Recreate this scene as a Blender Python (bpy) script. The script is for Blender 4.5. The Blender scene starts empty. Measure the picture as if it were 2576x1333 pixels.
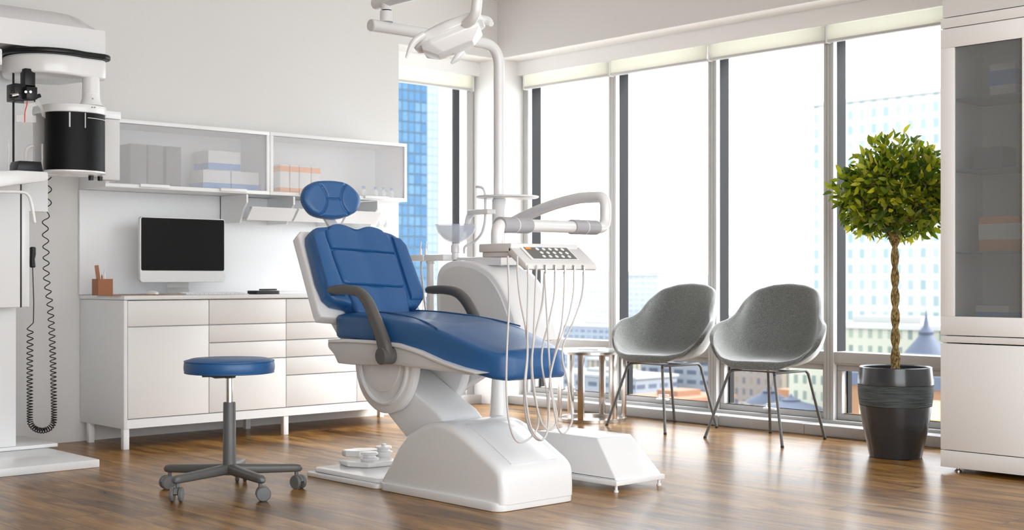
import bpy, bmesh, math, random
from mathutils import Vector, Matrix
C = bpy.context.scene.collection
random.seed(7)
# ---------------------------------------------------------------- survey of the photograph -> metres
f=3325.; cx=1288.; HZ=702.; H=0.95
th=math.atan(1.0863)
F=(math.cos(th),math.sin(th)); R=(math.sin(th),-math.cos(th))
def ray(x,y):
    a=(x-cx)/f; b=(HZ-y)/f
    return (F[0]+R[0]*a,F[1]+R[1]*a,b)
def uZ(x,y,z=0):
    r=ray(x,y); t=(z-H)/r[2]; return Vector((r[0]*t,r[1]*t,z))
def uX(x,y,X):
    r=ray(x,y); t=X/r[0]; return Vector((X,r[1]*t,H+r[2]*t))
def uY(x,y,Y):
    r=ray(x,y); t=Y/r[1]; return Vector((r[0]*t,Y,H+r[2]*t))
def uD(x,y,d):
    r=ray(x,y); return Vector((r[0]*d,r[1]*d,H+r[2]*d))
# ---------------------------------------------------------------- materials
def mat(name,col,rough=0.5,metal=0.0,spec=0.5,bump=0,bscale=200,coat=0,trans=0,sheen=0,emit=None):
    m=bpy.data.materials.new(name); m.use_nodes=True
    nt=m.node_tree; b=nt.nodes['Principled BSDF']
    b.inputs['Base Color'].default_value=(*col,1); b.inputs['Roughness'].default_value=rough
    b.inputs['Metallic'].default_value=metal; b.inputs['Specular IOR Level'].default_value=spec
    if coat: b.inputs['Coat Weight'].default_value=coat; b.inputs['Coat Roughness'].default_value=0.15
    if trans: b.inputs['Transmission Weight'].default_value=trans
    if sheen: b.inputs['Sheen Weight'].default_value=sheen
    # every surface gets a little procedural unevenness
    tc=nt.nodes.new('ShaderNodeTexCoord'); n=nt.nodes.new('ShaderNodeTexNoise')
    n.inputs['Scale'].default_value=bscale; n.inputs['Detail'].default_value=3
    nt.links.new(tc.outputs['Object'],n.inputs['Vector'])
    if bump:
        bp=nt.nodes.new('ShaderNodeBump'); bp.inputs['Strength'].default_value=bump; bp.inputs['Distance'].default_value=0.002
        nt.links.new(n.outputs['Fac'],bp.inputs['Height']); nt.links.new(bp.outputs['Normal'],b.inputs['Normal'])
    else:
        mr=nt.nodes.new('ShaderNodeMapRange'); mr.inputs['To Min'].default_value=max(0,rough-0.008); mr.inputs['To Max'].default_value=min(1,rough+0.008)
        nt.links.new(n.outputs['Fac'],mr.inputs['Value']); nt.links.new(mr.outputs['Result'],b.inputs['Roughness'])
    return m
def ramp(nt,stops):
    r=nt.nodes.new('ShaderNodeValToRGB'); e=r.color_ramp.elements
    e[0].position=stops[0][0]; e[0].color=(*stops[0][1],1); e[1].position=stops[-1][0]; e[1].color=(*stops[-1][1],1)
    for p,c in stops[1:-1]:
        k=e.new(p); k.color=(*c,1)
    return r
M={}
M['wall']=mat('wall_paint',(.69,.675,.655),.85,bump=.35,bscale=45)
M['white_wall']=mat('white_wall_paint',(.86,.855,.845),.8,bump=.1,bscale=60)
M['ceil']=mat('ceiling_paint',(.85,.845,.835),.9)
M['lac']=mat('white_lacquer',(.85,.855,.86),.28)
M['front']=mat('cabinet_front',(.86,.85,.835),.35)
M['tall']=mat('tall_cabinet_laminate',(.85,.84,.83),.45,bump=.1,bscale=300)
M['plastic']=mat('white_plastic',(.83,.835,.84),.22,coat=.3)
M['plastic2']=mat('pale_grey_plastic',(.69,.685,.68),.3)
M['sleeve']=mat('grey_sleeve',(.36,.35,.37),.45)
M['pipe']=mat('enamelled_tube',(.77,.765,.765),.25,coat=.3)
M['greymetal']=mat('grey_powder_coat',(.115,.115,.112),.38)
M['arm']=mat('armrest_grey',(.105,.100,.094),.42)
M['caster']=mat('caster_grey',(.15,.15,.15),.35)
M['chrome']=mat('chrome',(.8,.79,.78),.1,metal=1)
M['satin']=mat('satin_steel',(.62,.57,.53),.22,metal=1)
M['alu']=mat('silver_aluminium',(.70,.70,.70),.35,metal=.6)
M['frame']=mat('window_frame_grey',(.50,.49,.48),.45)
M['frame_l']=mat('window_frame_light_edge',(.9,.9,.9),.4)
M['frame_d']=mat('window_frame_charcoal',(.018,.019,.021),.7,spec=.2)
M['blind']=mat('cream_blind_fabric',(.86,.85,.76),.8,bump=.15,bscale=500)
def blindm():
    m=mat('translucent_blind',(.88,.87,.79),.8); nt=m.node_tree; b=nt.nodes['Principled BSDF']; o=nt.nodes['Material Output']
    t=nt.nodes.new('ShaderNodeBsdfTranslucent'); t.inputs['Color'].default_value=(.92,.91,.84,1); x=nt.nodes.new('ShaderNodeMixShader'); x.inputs[0].default_value=.5
    nt.links.new(b.outputs[0],x.inputs[1]); nt.links.new(t.outputs[0],x.inputs[2]); nt.links.new(x.outputs[0],o.inputs[0]); return m
M['blind']=blindm()
M['rail']=mat('blind_rail',(.55,.54,.53),.5)
M['black']=mat('black_plastic',(.010,.010,.011),.35,spec=.3)
M['drum']=mat('black_drum',(.006,.006,.007),.45,spec=.15)
M['screen']=mat('black_screen',(.006,.006,.006),.25,spec=.2)
M['wood']=mat('pencil_wood',(.33,.13,.055),.5)
M['leather']=mat('tan_leather',(.55,.27,.13),.5)
M['red']=mat('red_mark',(.8,.06,.03),.5)
M['orange']=mat('orange_card',(.92,.33,.05),.6)
M['bluec']=mat('blue_card',(.14,.32,.70),.6)
M['whitec']=mat('white_card',(.85,.85,.85),.7)
M['greyc']=mat('grey_card',(.20,.18,.19),.7)
M['hose']=mat('hose_rubber',(.62,.60,.585),.4)
M['soil']=mat('soil',(.05,.035,.025),.95,bump=1,bscale=120)
M['tip']=mat('black_rubber',(.02,.02,.02),.6)
M['dots']=mat('panel_white_keys',(.85,.85,.85),.4)
M['panel']=mat('key_panel_grey',(.13,.13,.12),.35)
def fabric_blue():
    m=mat('blue_upholstery',(.018,.105,.29),.42,bump=.12,bscale=700,coat=.12); return m
M['blue']=fabric_blue()
def felt():
    m=mat('grey_felt',(.3,.3,.29),.95,sheen=.9); nt=m.node_tree; b=nt.nodes['Principled BSDF']
    tc=nt.nodes.new('ShaderNodeTexCoord'); n=nt.nodes.new('ShaderNodeTexNoise'); n.inputs['Scale'].default_value=230; n.inputs['Detail'].default_value=4; n.inputs['Roughness'].default_value=.75
    r=ramp(nt,[(.34,(.055,.06,.056)),(.5,(.120,.125,.117)),(.66,(.25,.255,.24))])
    nt.links.new(tc.outputs['Object'],n.inputs['Vector']); nt.links.new(n.outputs['Fac'],r.inputs['Fac']); nt.links.new(r.outputs['Color'],b.inputs['Base Color'])
    bp=nt.nodes.new('ShaderNodeBump'); bp.inputs['Strength'].default_value=.5; bp.inputs['Distance'].default_value=.002
    nt.links.new(n.outputs['Fac'],bp.inputs['Height']); nt.links.new(bp.outputs['Normal'],b.inputs['Normal'])
    return m
M['felt']=felt()
def frosted(name,col,mixf,rough=.25):
    m=bpy.data.materials.new(name); m.use_nodes=True; nt=m.node_tree; nt.nodes.clear()
    o=nt.nodes.new('ShaderNodeOutputMaterial'); t=nt.nodes.new('ShaderNodeBsdfTransparent'); p=nt.nodes.new('ShaderNodeBsdfPrincipled')
    p.inputs['Base Color'].default_value=(*col,1); p.inputs['Roughness'].default_value=rough
    tc=nt.nodes.new('ShaderNodeTexCoord'); n=nt.nodes.new('ShaderNodeTexNoise'); n.inputs['Scale'].default_value=600
    mr=nt.nodes.new('ShaderNodeMapRange'); mr.inputs['To Min'].default_value=mixf-.02; mr.inputs['To Max'].default_value=mixf+.02
    mx=nt.nodes.new('ShaderNodeMixShader')
    nt.links.new(tc.outputs['Object'],n.inputs['Vector']); nt.links.new(n.outputs['Fac'],mr.inputs['Value']); nt.links.new(mr.outputs['Result'],mx.inputs[0])
    nt.links.new(t.outputs[0],mx.inputs[1]); nt.links.new(p.outputs[0],mx.inputs[2]); nt.links.new(mx.outputs[0],o.inputs[0])
    return m
M['frost']=frosted('frosted_door_glass',(.88,.88,.89),.24)
M['greyglass']=frosted('grey_cabinet_glass',(.24,.255,.255),.42,.3)
M['pane']=frosted('clear_window_glass',(.9,.95,.95),.03,.02)
M['tglass']=frosted('table_glass',(.75,.88,.85),.35,.05)
M['bowl']=frosted('bowl_glass',(.62,.66,.74),.45,.05)
M['clear']=frosted('clear_acrylic',(.75,.72,.70),.35,.1)
M['shelfglass']=frosted('glass_shelf',(.15,.2,.2),.8,.1)
def mathn(nt,op,a,b=None):
    n=nt.nodes.new('ShaderNodeMath'); n.operation=op
    for i,v in enumerate((a,b)):
        if v is None: continue
        if isinstance(v,(int,float)): n.inputs[i].default_value=v
        else: nt.links.new(v,n.inputs[i])
    return n.outputs[0]
def floor_mat():
    m=bpy.data.materials.new('oak_plank_floor'); m.use_nodes=True; nt=m.node_tree; b=nt.nodes['Principled BSDF']; L=nt.links
    tc=nt.nodes.new('ShaderNodeTexCoord'); sp=nt.nodes.new('ShaderNodeSeparateXYZ'); L.new(tc.outputs['Object'],sp.inputs[0])
    W=.2195; LEN=1.9
    u=mathn(nt,'DIVIDE',mathn(nt,'SUBTRACT',sp.outputs['X'],2.018-W*30),W)
    row=mathn(nt,'FLOOR',u); fu=mathn(nt,'FRACT',u)
    wn=nt.nodes.new('ShaderNodeTexWhiteNoise'); wn.noise_dimensions='1D'; L.new(row,wn.inputs['W'])
    v=mathn(nt,'ADD',mathn(nt,'DIVIDE',mathn(nt,'ADD',sp.outputs['Y'],30),LEN),wn.outputs['Value'])
    col=mathn(nt,'FLOOR',v); fv=mathn(nt,'FRACT',v)
    cell=nt.nodes.new('ShaderNodeCombineXYZ'); L.new(row,cell.inputs[0]); L.new(col,cell.inputs[1])
    wn2=nt.nodes.new('ShaderNodeTexWhiteNoise'); wn2.noise_dimensions='3D'; L.new(cell.outputs[0],wn2.inputs['Vector'])
    # grain: stretched along Y, shifted per plank
    gv=nt.nodes.new('ShaderNodeCombineXYZ')
    L.new(mathn(nt,'MULTIPLY',sp.outputs['X'],11),gv.inputs[0]); L.new(mathn(nt,'MULTIPLY',sp.outputs['Y'],1.9),gv.inputs[1]); L.new(mathn(nt,'MULTIPLY',wn2.outputs['Value'],37),gv.inputs[2])
    g=nt.nodes.new('ShaderNodeTexNoise'); g.inputs['Scale'].default_value=1.; g.inputs['Detail'].default_value=8; g.inputs['Roughness'].default_value=.6; g.inputs['Distortion'].default_value=.9
    L.new(gv.outputs[0],g.inputs['Vector'])
    gv2=nt.nodes.new('ShaderNodeCombineXYZ')
    L.new(mathn(nt,'MULTIPLY',sp.outputs['X'],75),gv2.inputs[0]); L.new(mathn(nt,'MULTIPLY',sp.outputs['Y'],3.5),gv2.inputs[1]); L.new(mathn(nt,'MULTIPLY',wn2.outputs['Value'],11),gv2.inputs[2])
    g2=nt.nodes.new('ShaderNodeTexNoise'); g2.inputs['Scale'].default_value=1.; g2.inputs['Detail'].default_value=5; L.new(gv2.outputs[0],g2.inputs['Vector'])
    r=ramp(nt,[(.32,(.045,.019,.005)),(.43,(.150,.068,.016)),(.53,(.285,.142,.036)),(.66,(.43,.240,.075))])
    mix=mathn(nt,'ADD',mathn(nt,'MULTIPLY',g.outputs['Fac'],.78),mathn(nt,'MULTIPLY',g2.outputs['Fac'],.22))
    mix=mathn(nt,'ADD',mix,mathn(nt,'MULTIPLY',mathn(nt,'SUBTRACT',wn2.outputs['Value'],.5),.10))
    L.new(mix,r.inputs['Fac'])
    e1=mathn(nt,'LESS_THAN',mathn(nt,'MINIMUM',fu,mathn(nt,'SUBTRACT',1,fu)),.013)
    e2=mathn(nt,'LESS_THAN',mathn(nt,'MINIMUM',fv,mathn(nt,'SUBTRACT',1,fv)),.0011)
    e=mathn(nt,'MAXIMUM',e1,e2)
    mx=nt.nodes.new('ShaderNodeMixRGB'); mx.inputs[2].default_value=(.03,.015,.008,1); L.new(mathn(nt,'MULTIPLY',e,.85),mx.inputs[0]); L.new(r.outputs['Color'],mx.inputs[1])
    L.new(mx.outputs[0],b.inputs['Base Color'])
    mr=nt.nodes.new('ShaderNodeMapRange'); mr.inputs['To Min'].default_value=.25; mr.inputs['To Max'].default_value=.33; L.new(g.outputs['Fac'],mr.inputs['Value']); L.new(mr.outputs['Result'],b.inputs['Roughness'])
    b.inputs['Specular IOR Level'].default_value=.22
    b.inputs['Coat Weight'].default_value=.05; b.inputs['Coat Roughness'].default_value=.10
    bp=nt.nodes.new('ShaderNodeBump'); bp.inputs['Strength'].default_value=.12; bp.inputs['Distance'].default_value=.001
    L.new(mathn(nt,'SUBTRACT',mix,mathn(nt,'MULTIPLY',e,1.)),bp.inputs['Height']); L.new(bp.outputs['Normal'],b.inputs['Normal'])
    return m
M['floor']=floor_mat()
def facade(name,wallc,winc,sx,sz,fx,fz,rough=.3,var=.35,winc2=None):
    m=bpy.data.materials.new(name); m.use_nodes=True; nt=m.node_tree; b=nt.nodes['Principled BSDF']; L=nt.links
    tc=nt.nodes.new('ShaderNodeTexCoord'); sp=nt.nodes.new('ShaderNodeSeparateXYZ'); L.new(tc.outputs['Object'],sp.inputs[0])
    u=mathn(nt,'DIVIDE',mathn(nt,'ADD',mathn(nt,'ADD',sp.outputs['X'],sp.outputs['Y']),5000),sx); v=mathn(nt,'DIVIDE',mathn(nt,'ADD',sp.outputs['Z'],5000),sz)
    fu=mathn(nt,'FRACT',u); fv=mathn(nt,'FRACT',v)
    w=mathn(nt,'MULTIPLY',mathn(nt,'LESS_THAN',fu,fx),mathn(nt,'LESS_THAN',fv,fz))
    cell=nt.nodes.new('ShaderNodeCombineXYZ'); L.new(mathn(nt,'FLOOR',u),cell.inputs[0]); L.new(mathn(nt,'FLOOR',v),cell.inputs[1])
    wn=nt.nodes.new('ShaderNodeTexWhiteNoise'); L.new(cell.outputs[0],wn.inputs['Vector'])
    wc=nt.nodes.new('ShaderNodeMixRGB'); wc.inputs[1].default_value=(*winc,1); c2=winc2 or tuple(min(1,c*1.6+.08) for c in winc); wc.inputs[2].default_value=(*c2,1)
    L.new(mathn(nt,'MULTIPLY',wn.outputs['Value'],var),wc.inputs[0])
    mx=nt.nodes.new('ShaderNodeMixRGB'); mx.inputs[1].default_value=(*wallc,1); L.new(w,mx.inputs[0]); L.new(wc.outputs[0],mx.inputs[2])
    L.new(mx.outputs[0],b.inputs['Base Color']); b.inputs['Roughness'].default_value=.8; b.inputs['Specular IOR Level'].default_value=.2
    return m
# ---------------------------------------------------------------- mesh helpers
def tr(v,m): return m@Vector(v) if m else Vector(v)
def box(bm,x0,x1,y0,y1,z0,z1,bev=0,seg=2,m=None):
    x0,x1=sorted((x0,x1)); y0,y1=sorted((y0,y1)); z0,z1=sorted((z0,z1))
    vs=[bm.verts.new(tr(p,m)) for p in ((x0,y0,z0),(x1,y0,z0),(x1,y1,z0),(x0,y1,z0),(x0,y0,z1),(x1,y0,z1),(x1,y1,z1),(x0,y1,z1))]
    fs=[bm.faces.new([vs[i] for i in q]) for q in ((0,3,2,1),(4,5,6,7),(0,1,5,4),(1,2,6,5),(2,3,7,6),(3,0,4,7))]
    if bev:
        es=list({e for q in fs for e in q.edges}); bmesh.ops.bevel(bm,geom=es,offset=bev,segments=seg,profile=.5,affect='EDGES')
def prism(bm,pts,a0,a1,axis='X',bev=0,seg=2,m=None):
    """pts 2D polygon; extruded along axis from a0 to a1 (pts are the two other coordinates in order)"""
    def P(p,a):
        return {'X':(a,p[0],p[1]),'Y':(p[0],a,p[1]),'Z':(p[0],p[1],a)}[axis]
    A=[bm.verts.new(tr(P(p,a0),m)) for p in pts]; B=[bm.verts.new(tr(P(p,a1),m)) for p in pts]
    n=len(pts); fs=[bm.faces.new(A),bm.faces.new(B[::-1])]
    for i in range(n): fs.append(bm.faces.new((A[i],B[i],B[(i+1)%n],A[(i+1)%n])))
    bmesh.ops.recalc_face_normals(bm,faces=fs)
    if bev:
        es=list({e for q in fs for e in q.edges if e.calc_face_angle(0)>.35}); bmesh.ops.bevel(bm,geom=es,offset=bev,segments=seg,profile=.5,affect='EDGES')
def loft(bm,secs,cap=True,close=False):
    rows=[[bm.verts.new(Vector(p)) for p in s] for s in secs]; n=len(rows[0]); fs=[]
    rr=rows+[rows[0]] if close else rows
    for a,b in zip(rr,rr[1:]):
        for i in range(n):
            try: fs.append(bm.faces.new((a[i],a[(i+1)%n],b[(i+1)%n],b[i])))
            except ValueError: pass
    if cap and not close:
        fs.append(bm.faces.new(rows[0][::-1])); fs.append(bm.faces.new(rows[-1]))
    bmesh.ops.recalc_face_normals(bm,faces=fs)
def smooth_path(pts,n=6):
    pts=[Vector(p) for p in pts]; out=[]
    P=[pts[0]*2-pts[1]]+pts+[pts[-1]*2-pts[-2]]
    for i in range(1,len(P)-2):
        for k in range(n):
            t=k/n; a,b,c,d=P[i-1],P[i],P[i+1],P[i+2]
            out.append(.5*((2*b)+(c-a)*t+(2*a-5*b+4*c-d)*t*t+(3*b-a-3*c+d)*t**3))
    out.append(pts[-1]); return out
def fillet(pts,r,n=8):
    pts=[Vector(p) for p in pts]; out=[pts[0]]
    for i in range(1,len(pts)-1):
        a=(pts[i-1]-pts[i]); b=(pts[i+1]-pts[i]); k=min(r,a.length*.49,b.length*.49)
        p0=pts[i]+a.normalized()*k; p1=pts[i]+b.normalized()*k
        for j in range(n+1):
            t=j/n; out.append((1-t)**2*p0+2*t*(1-t)*pts[i]+t*t*p1)
    out.append(pts[-1]); return out
def tube(bm,pts,r,n=12,cap=True,sx=1,sy=1,up=None):
    pts=[Vector(p) for p in pts]; rs=r if isinstance(r,(list,tuple)) else [r]*len(pts)
    secs=[]; prev=None
    for i,p in enumerate(pts):
        t=(pts[min(i+1,len(pts)-1)]-pts[max(i-1,0)]).normalized()
        if prev is None:
            a=Vector(up) if up else (Vector((0,0,1)) if abs(t.z)<.9 else Vector((1,0,0)))
        else: a=prev
        u=(a-t*a.dot(t)).normalized(); v=t.cross(u); prev=u
        secs.append([p+u*(math.cos(2*math.pi*k/n)*rs[i]*sx)+v*(math.sin(2*math.pi*k/n)*rs[i]*sy) for k in range(n)])
    loft(bm,secs,cap)
def lathe(bm,prof,c=(0,0,0),n=32,m=None,ax='Z'):
    secs=[]
    for r,z in prof:
        s=[]
        for k in range(n):
            a=2*math.pi*k/n; p=(r*math.cos(a),r*math.sin(a),z)
            if ax=='X': p=(z,p[0],p[1])
            if ax=='Y': p=(p[0],z,p[1])
            s.append(tr(Vector(c)+Vector(p),m))
        secs.append(s)
    loft(bm,secs)
def slab(bm,outline,d,m,rnd=.2,dome=0,n=6,hf=None,back=True):
    """cushion: closed 2D outline (u,v) about its centroid, thickness d along w, rounded rim, domed front; m maps (u,v,w)"""
    cu=sum(p[0] for p in outline)/len(outline); cv=sum(p[1] for p in outline)/len(outline)
    secs=[]; N=len(outline)
    R0=max(math.hypot(p[0]-cu,p[1]-cv) for p in outline)
    def ring(s,w,front):
        o=[]
        for p in outline:
            q=(cu+(p[0]-cu)*s,cv+(p[1]-cv)*s); ww=w
            if front and hf: ww+=hf(q[0],q[1])
            o.append(m@Vector((q[0],q[1],ww)))
        return o
    k=rnd/R0
    if back:
        secs.append(ring(.03,0,False)); secs.append(ring(.6,0,False))
        for i in range(n): 
            a=math.pi/2*i/(n-1); secs.append(ring(1-k*.5+k*.5*math.sin(a),min(d*.5,rnd)*.6*(1-math.cos(a)),False))
    for i in range(n):
        a=math.pi/2*i/(n-1); secs.append(ring(1-k+k*math.cos(a),d-min(d*.95,rnd)*(1-math.sin(a)),False if not hf else i==n-1))
    M_=10 if (dome or hf) else 3
    for i in range(1,M_+1):
        s=(1-k)*(1-i/M_)+.015; secs.append(ring(s,d+dome*(1-(s/(1-k))**2),True))
    loft(bm,secs)
def rrect(w,h,r,n=5,cx_=0,cy_=0):
    o=[]
    for sx,sy,a0 in ((1,1,0),(-1,1,90),(-1,-1,180),(1,-1,270)):
        for i in range(n+1):
            a=math.radians(a0+90*i/n); o.append((cx_+sx*(w/2-r)+r*math.cos(a),cy_+sy*(h/2-r)+r*math.sin(a)))
    return o
def resample(o,step):
    out=[]
    for i in range(len(o)):
        a=Vector(o[i]); b=Vector(o[(i+1)%len(o)]); k=max(1,int((b-a).length/step))
        for j in range(k): out.append(tuple(a.lerp(b,j/k)))
    return out
def basis(o,u,v,w):
    m=Matrix.Identity(4)
    for i,c in enumerate((u,v,w,o)):
        for j in range(3): m[j][i]=c[j]
    return m
def finish(bm,name,m,parent=None,smooth=True,ang=32,root=None,sub=0):
    bmesh.ops.remove_doubles(bm,verts=bm.verts,dist=1e-6)
    me=bpy.data.meshes.new(name); bm.to_mesh(me); bm.free()
    for mm in (m if isinstance(m,list) else [m]): me.materials.append(mm)
    o=bpy.data.objects.new(name,me); C.objects.link(o)
    if smooth:
        for p in me.polygons: p.use_smooth=True
        me.set_sharp_from_angle(angle=math.radians(ang))
    if parent is not None:
        rt=parent; off=Vector((0,0,0))
        while rt: off+=rt.location; rt=rt.parent
        me.transform(Matrix.Translation(-off)); o.parent=parent
    elif root is not False:
        xs=[v.co for v in me.vertices]; c=Vector(((min(v.x for v in xs)+max(v.x for v in xs))/2,(min(v.y for v in xs)+max(v.y for v in xs))/2,min(v.z for v in xs)))
        if root is not None: c=Vector(root)
        me.transform(Matrix.Translation(-c)); o.location=c
    if sub:
        s=o.modifiers.new('sub','SUBSURF'); s.levels=sub; s.render_levels=sub
    return o
def tag(o,label,cat,group=None,kind=None):
    o['label']=label; o['category']=cat
    if group: o['group']=group
    if kind: o['kind']=kind
    return o
def thing(name,loc,label,cat,group=None):
    o=bpy.data.objects.new(name,None); C.objects.link(o); o.location=loc; o.empty_display_size=.05
    return tag(o,label,cat,group)
def nb(): return bmesh.new()
def part(name,m,parent,fn,**k):
    bm=nb(); fn(bm); return finish(bm,name,m,parent,**k)
def struct(name,m,fn,parent=None,**k):
    bm=nb(); fn(bm); o=finish(bm,name,m,parent,root=False if parent is None else None,**k)
    if parent is None: o['kind']='structure'
    return o
def copy_tree(o,parent=None):
    c=o.copy(); C.objects.link(c)
    if parent is not None: c.parent=parent
    for ch in [x for x in bpy.data.objects if x.parent==o]: copy_tree(ch,c)
    return c
# ================================================================ THE ROOM
WY=7.42; BX=6.68; SZ=2.615; CZ=3.05
struct('floor',M['floor'],lambda b: box(b,-2.2,7.9,-1.2,8.9,-.12,0))
struct('ceiling',M['ceil'],lambda b: box(b,-2.2,7.3,-1.2,8.2,CZ,CZ+.15))
def wl(b):
    box(b,-2.2,5.741,WY,WY+.45,0,CZ)
    box(b,5.741,BX,WY,WY+.20,SZ,CZ)          # bulkhead over the corner window
struct('wall_left',M['wall'],wl)
struct('wall_corner',M['white_wall'],lambda b:(box(b,BX,BX+.70,WY,WY+.70,0,CZ)))
def wr(b):
    box(b,BX,BX+.195,3.37,WY,SZ,CZ)
    box(b,6.41,7.35,-1.2,3.37,0,CZ); box(b,6.0,6.41,-1.2,3.37,2.242,CZ)
struct('wall_right',M['wall'],wr)
struct('soffit_brightener_right',M['white_wall'],lambda b: (box(b,BX+.001,BX+.194,3.372,WY-.001,SZ-.004,SZ-.0002)))  # thin skin in whiter colour, added so the soffit looks brightly lit
struct('soffit_brightener_left',M['white_wall'],lambda b: (box(b,5.743,BX-.001,WY+.001,WY+.199,SZ-.004,SZ-.0002)))  # same added skin over the corner window, its brightness painted in
struct('wall_rear',mat('rear_wall_paint',(.30,.28,.26),.8),lambda b: box(b,-2.4,-2.2,-1.2,8.2,0,CZ))
# soffits' outer blocks, pelmets
struct('trim_1',M['white_wall'],lambda b: box(b,6.878,7.2,3.37,WY,2.505,CZ))
struct('trim_2',M['white_wall'],lambda b: box(b,5.741,BX,7.625,7.95,2.505,CZ))
# sills (low plinths under the glazing)
def sl(b):
    ys=[WY,6.35,5.40,4.74,3.37]
    for a,c in zip(ys,ys[1:]): box(b,6.79,7.12,c+.003,a-.003,0.004,.066,.002)
    box(b,6.80,7.12,3.37,WY,0,.06)
struct('trim_3',M['frame'],sl)
struct('trim_4',M['rail'],lambda b: box(b,5.741,BX,7.60,8.0,0,.066,.003))
# ---- window wall on the right
MY=[7.43,6.519,5.611,4.702,3.793,2.9]
w1=struct('window_1',M['frame'],lambda b: box(b,6.93,7.06,3.37,WY,.066,.085))
for i,y in enumerate(MY[:-1]):
    a=y-.066
    def fr(b,a=a,y=y):
        box(b,6.945,6.983,a,a+.020,.066,2.52); box(b,6.945,6.983,a+.023,a+.043,.066,2.52); box(b,6.945,6.983,a+.046,y,.066,2.52); box(b,6.950,6.983,a,y,.066,2.52)
    o=struct('mullion',M['frame'],fr,w1)
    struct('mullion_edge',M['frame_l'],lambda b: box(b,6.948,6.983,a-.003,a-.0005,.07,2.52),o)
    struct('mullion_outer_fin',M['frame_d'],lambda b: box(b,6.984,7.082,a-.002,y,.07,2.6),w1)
    if i<4:
        n=MY[i+1]
        hi=a-.003; lo=max(n,3.37)
        struct('transom',M['frame'],lambda b: (box(b,6.950,7.07,lo,hi,.437,.504,.003),box(b,6.96,7.075,lo,hi,.425,.437)),w1)
        def sash(b):
            for (y0,y1,z0,z1) in ((lo,hi,.387,.424),(lo,hi,.086,.123),(hi-.035,hi,.123,.387),(lo,lo+.035,.123,.387)):
                box(b,6.985,7.03,y0,y1,z0,z1,.003)
        s=struct('bottom_sash',M['frame'],sash,w1)
        def sashd(b):
            for (y0,y1,z0,z1) in ((hi-.048,hi-.036,.124,.386),):
                box(b,7.031,7.075,y0,y1,z0,z1)
        struct('sash_rebate',M['frame_d'],sashd,s)
        def hnd(b):
            c=(lo+hi)/2
            box(b,6.955,6.984,c-.05,c+.05,.112,.125,.004); tube(b,fillet([(6.955,c+.02,.125),(6.95,c+.02,.148),(6.95,c-.07,.152)],.01),.006,8)
        struct('handle',M['lac'],hnd,s)
        struct('pane',M['pane'],lambda b: box(b,7.076,7.08,lo,hi,.09,2.6),w1)
# ---- corner window in the left wall
w2=struct('window_2',M['frame'],lambda b: box(b,5.741,BX,7.70,7.80,.066,.10))
struct('mullion',M['frame'],lambda b:(box(b,6.607,6.667,7.685,7.723,.066,2.52)),w2)
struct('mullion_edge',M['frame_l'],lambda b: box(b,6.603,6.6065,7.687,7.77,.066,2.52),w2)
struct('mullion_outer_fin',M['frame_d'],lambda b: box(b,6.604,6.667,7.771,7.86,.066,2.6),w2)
struct('transom',M['frame'],lambda b: box(b,5.741,6.603,7.69,7.83,.437,.504,.003),w2)
struct('pane',M['pane'],lambda b: box(b,5.741,6.603,7.84,7.845,.09,2.6),w2)
# ---- roller blinds
def blind(X,y0,y1,zt,zb,label,axis='X'):
    r=thing('roller_blind',(X if axis=='X' else (y0+y1)/2,(y0+y1)/2 if axis=='X' else X,zb),label,'blind','rolled-up cream blinds above the windows')
    def B(b,a0,a1,c0,c1,z0,z1,bev=0):
        if axis=='X': box(b,a0,a1,c0,c1,z0,z1,bev)
        else: box(b,c0,c1,a0,a1,z0,z1,bev)
    part('fascia',M['blind'],r,lambda b: B(b,X,X+.002,y0+.004,y1-.004,zb+.016,zt))
    part('bottom_rail',M['rail'],r,lambda b: B(b,X-.006,X+.035,y0+.004,y1-.004,zb,zb+.0155,.002))
    part('end_cap',M['lac'],r,lambda b: B(b,X-.004,X+.04,y1-.003,y1+.008,zb-.004,zt))
    return r
ys=[7.374,6.475,5.578,4.660,3.765]
lab=['first cream roller blind from the room corner on the right window wall','second cream roller blind from the room corner on the right window wall','third cream roller blind from the room corner, above the right felt chair','cream roller blind above the potted tree, next to the tall cabinet']
for i in range(4): blind(6.905,max(ys[i+1],3.385)+.004,ys[i]-.008,2.503,2.40,lab[i])
blind(7.655,5.75,6.64,2.503,2.392,'bright cream roller blind over the narrow corner window of the left wall','Y')
# ================================================================ THE CITY OUTSIDE
GZ=-95.
tag(struct('city_ground',mat('city_ground',(.62,.62,.60),.9),lambda b: box(b,60,2500,-1200,3200,GZ-1,GZ)),'pale city ground far below the windows','ground')
bpy.data.objects['city_ground']['kind']='structure'
def bld(name,label,px0,px1,yt,D,depth,m,axis='X',roof=True,roofm=None,zb=None,rh=2.5):
    if axis=='X':
        a=uX(px0,yt,D); b=uX(px1,yt,D); z=max(a.z,b.z) if yt<HZ else min(a.z,b.z)
        x0,x1,y0,y1=D,D+depth,min(a.y,b.y),max(a.y,b.y)
    else:
        a=uY(px0,yt,D); b=uY(px1,yt,D); z=(a.z+b.z)/2
        x0,x1,y0,y1=min(a.x,b.x),max(a.x,b.x),D,D+depth
    t=thing(name,((x0+x1)/2,(y0+y1)/2,GZ),label,'building')
    part('facade',m,t,lambda q: box(q,x0,x1,y0,y1,GZ,z))
    if roof: part('parapet',roofm or M['roofw'],t,lambda q: box(q,x0-.6,x1+.6,y0-.6,y1+.6,z,z+rh*.4))
    part('roof_plant_room',roofm or M['roofw'],t,lambda q: box(q,x0+(x1-x0)*.3,x0+(x1-x0)*.7,y0+(y1-y0)*.3,y0+(y1-y0)*.7,z,z+rh))
    return t
fb1=facade('blue_curtain_wall',(.022,.05,.085),(.018,.075,.15),2.6,3.4,.78,.80,.3,.6,(.075,.15,.22))
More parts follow.
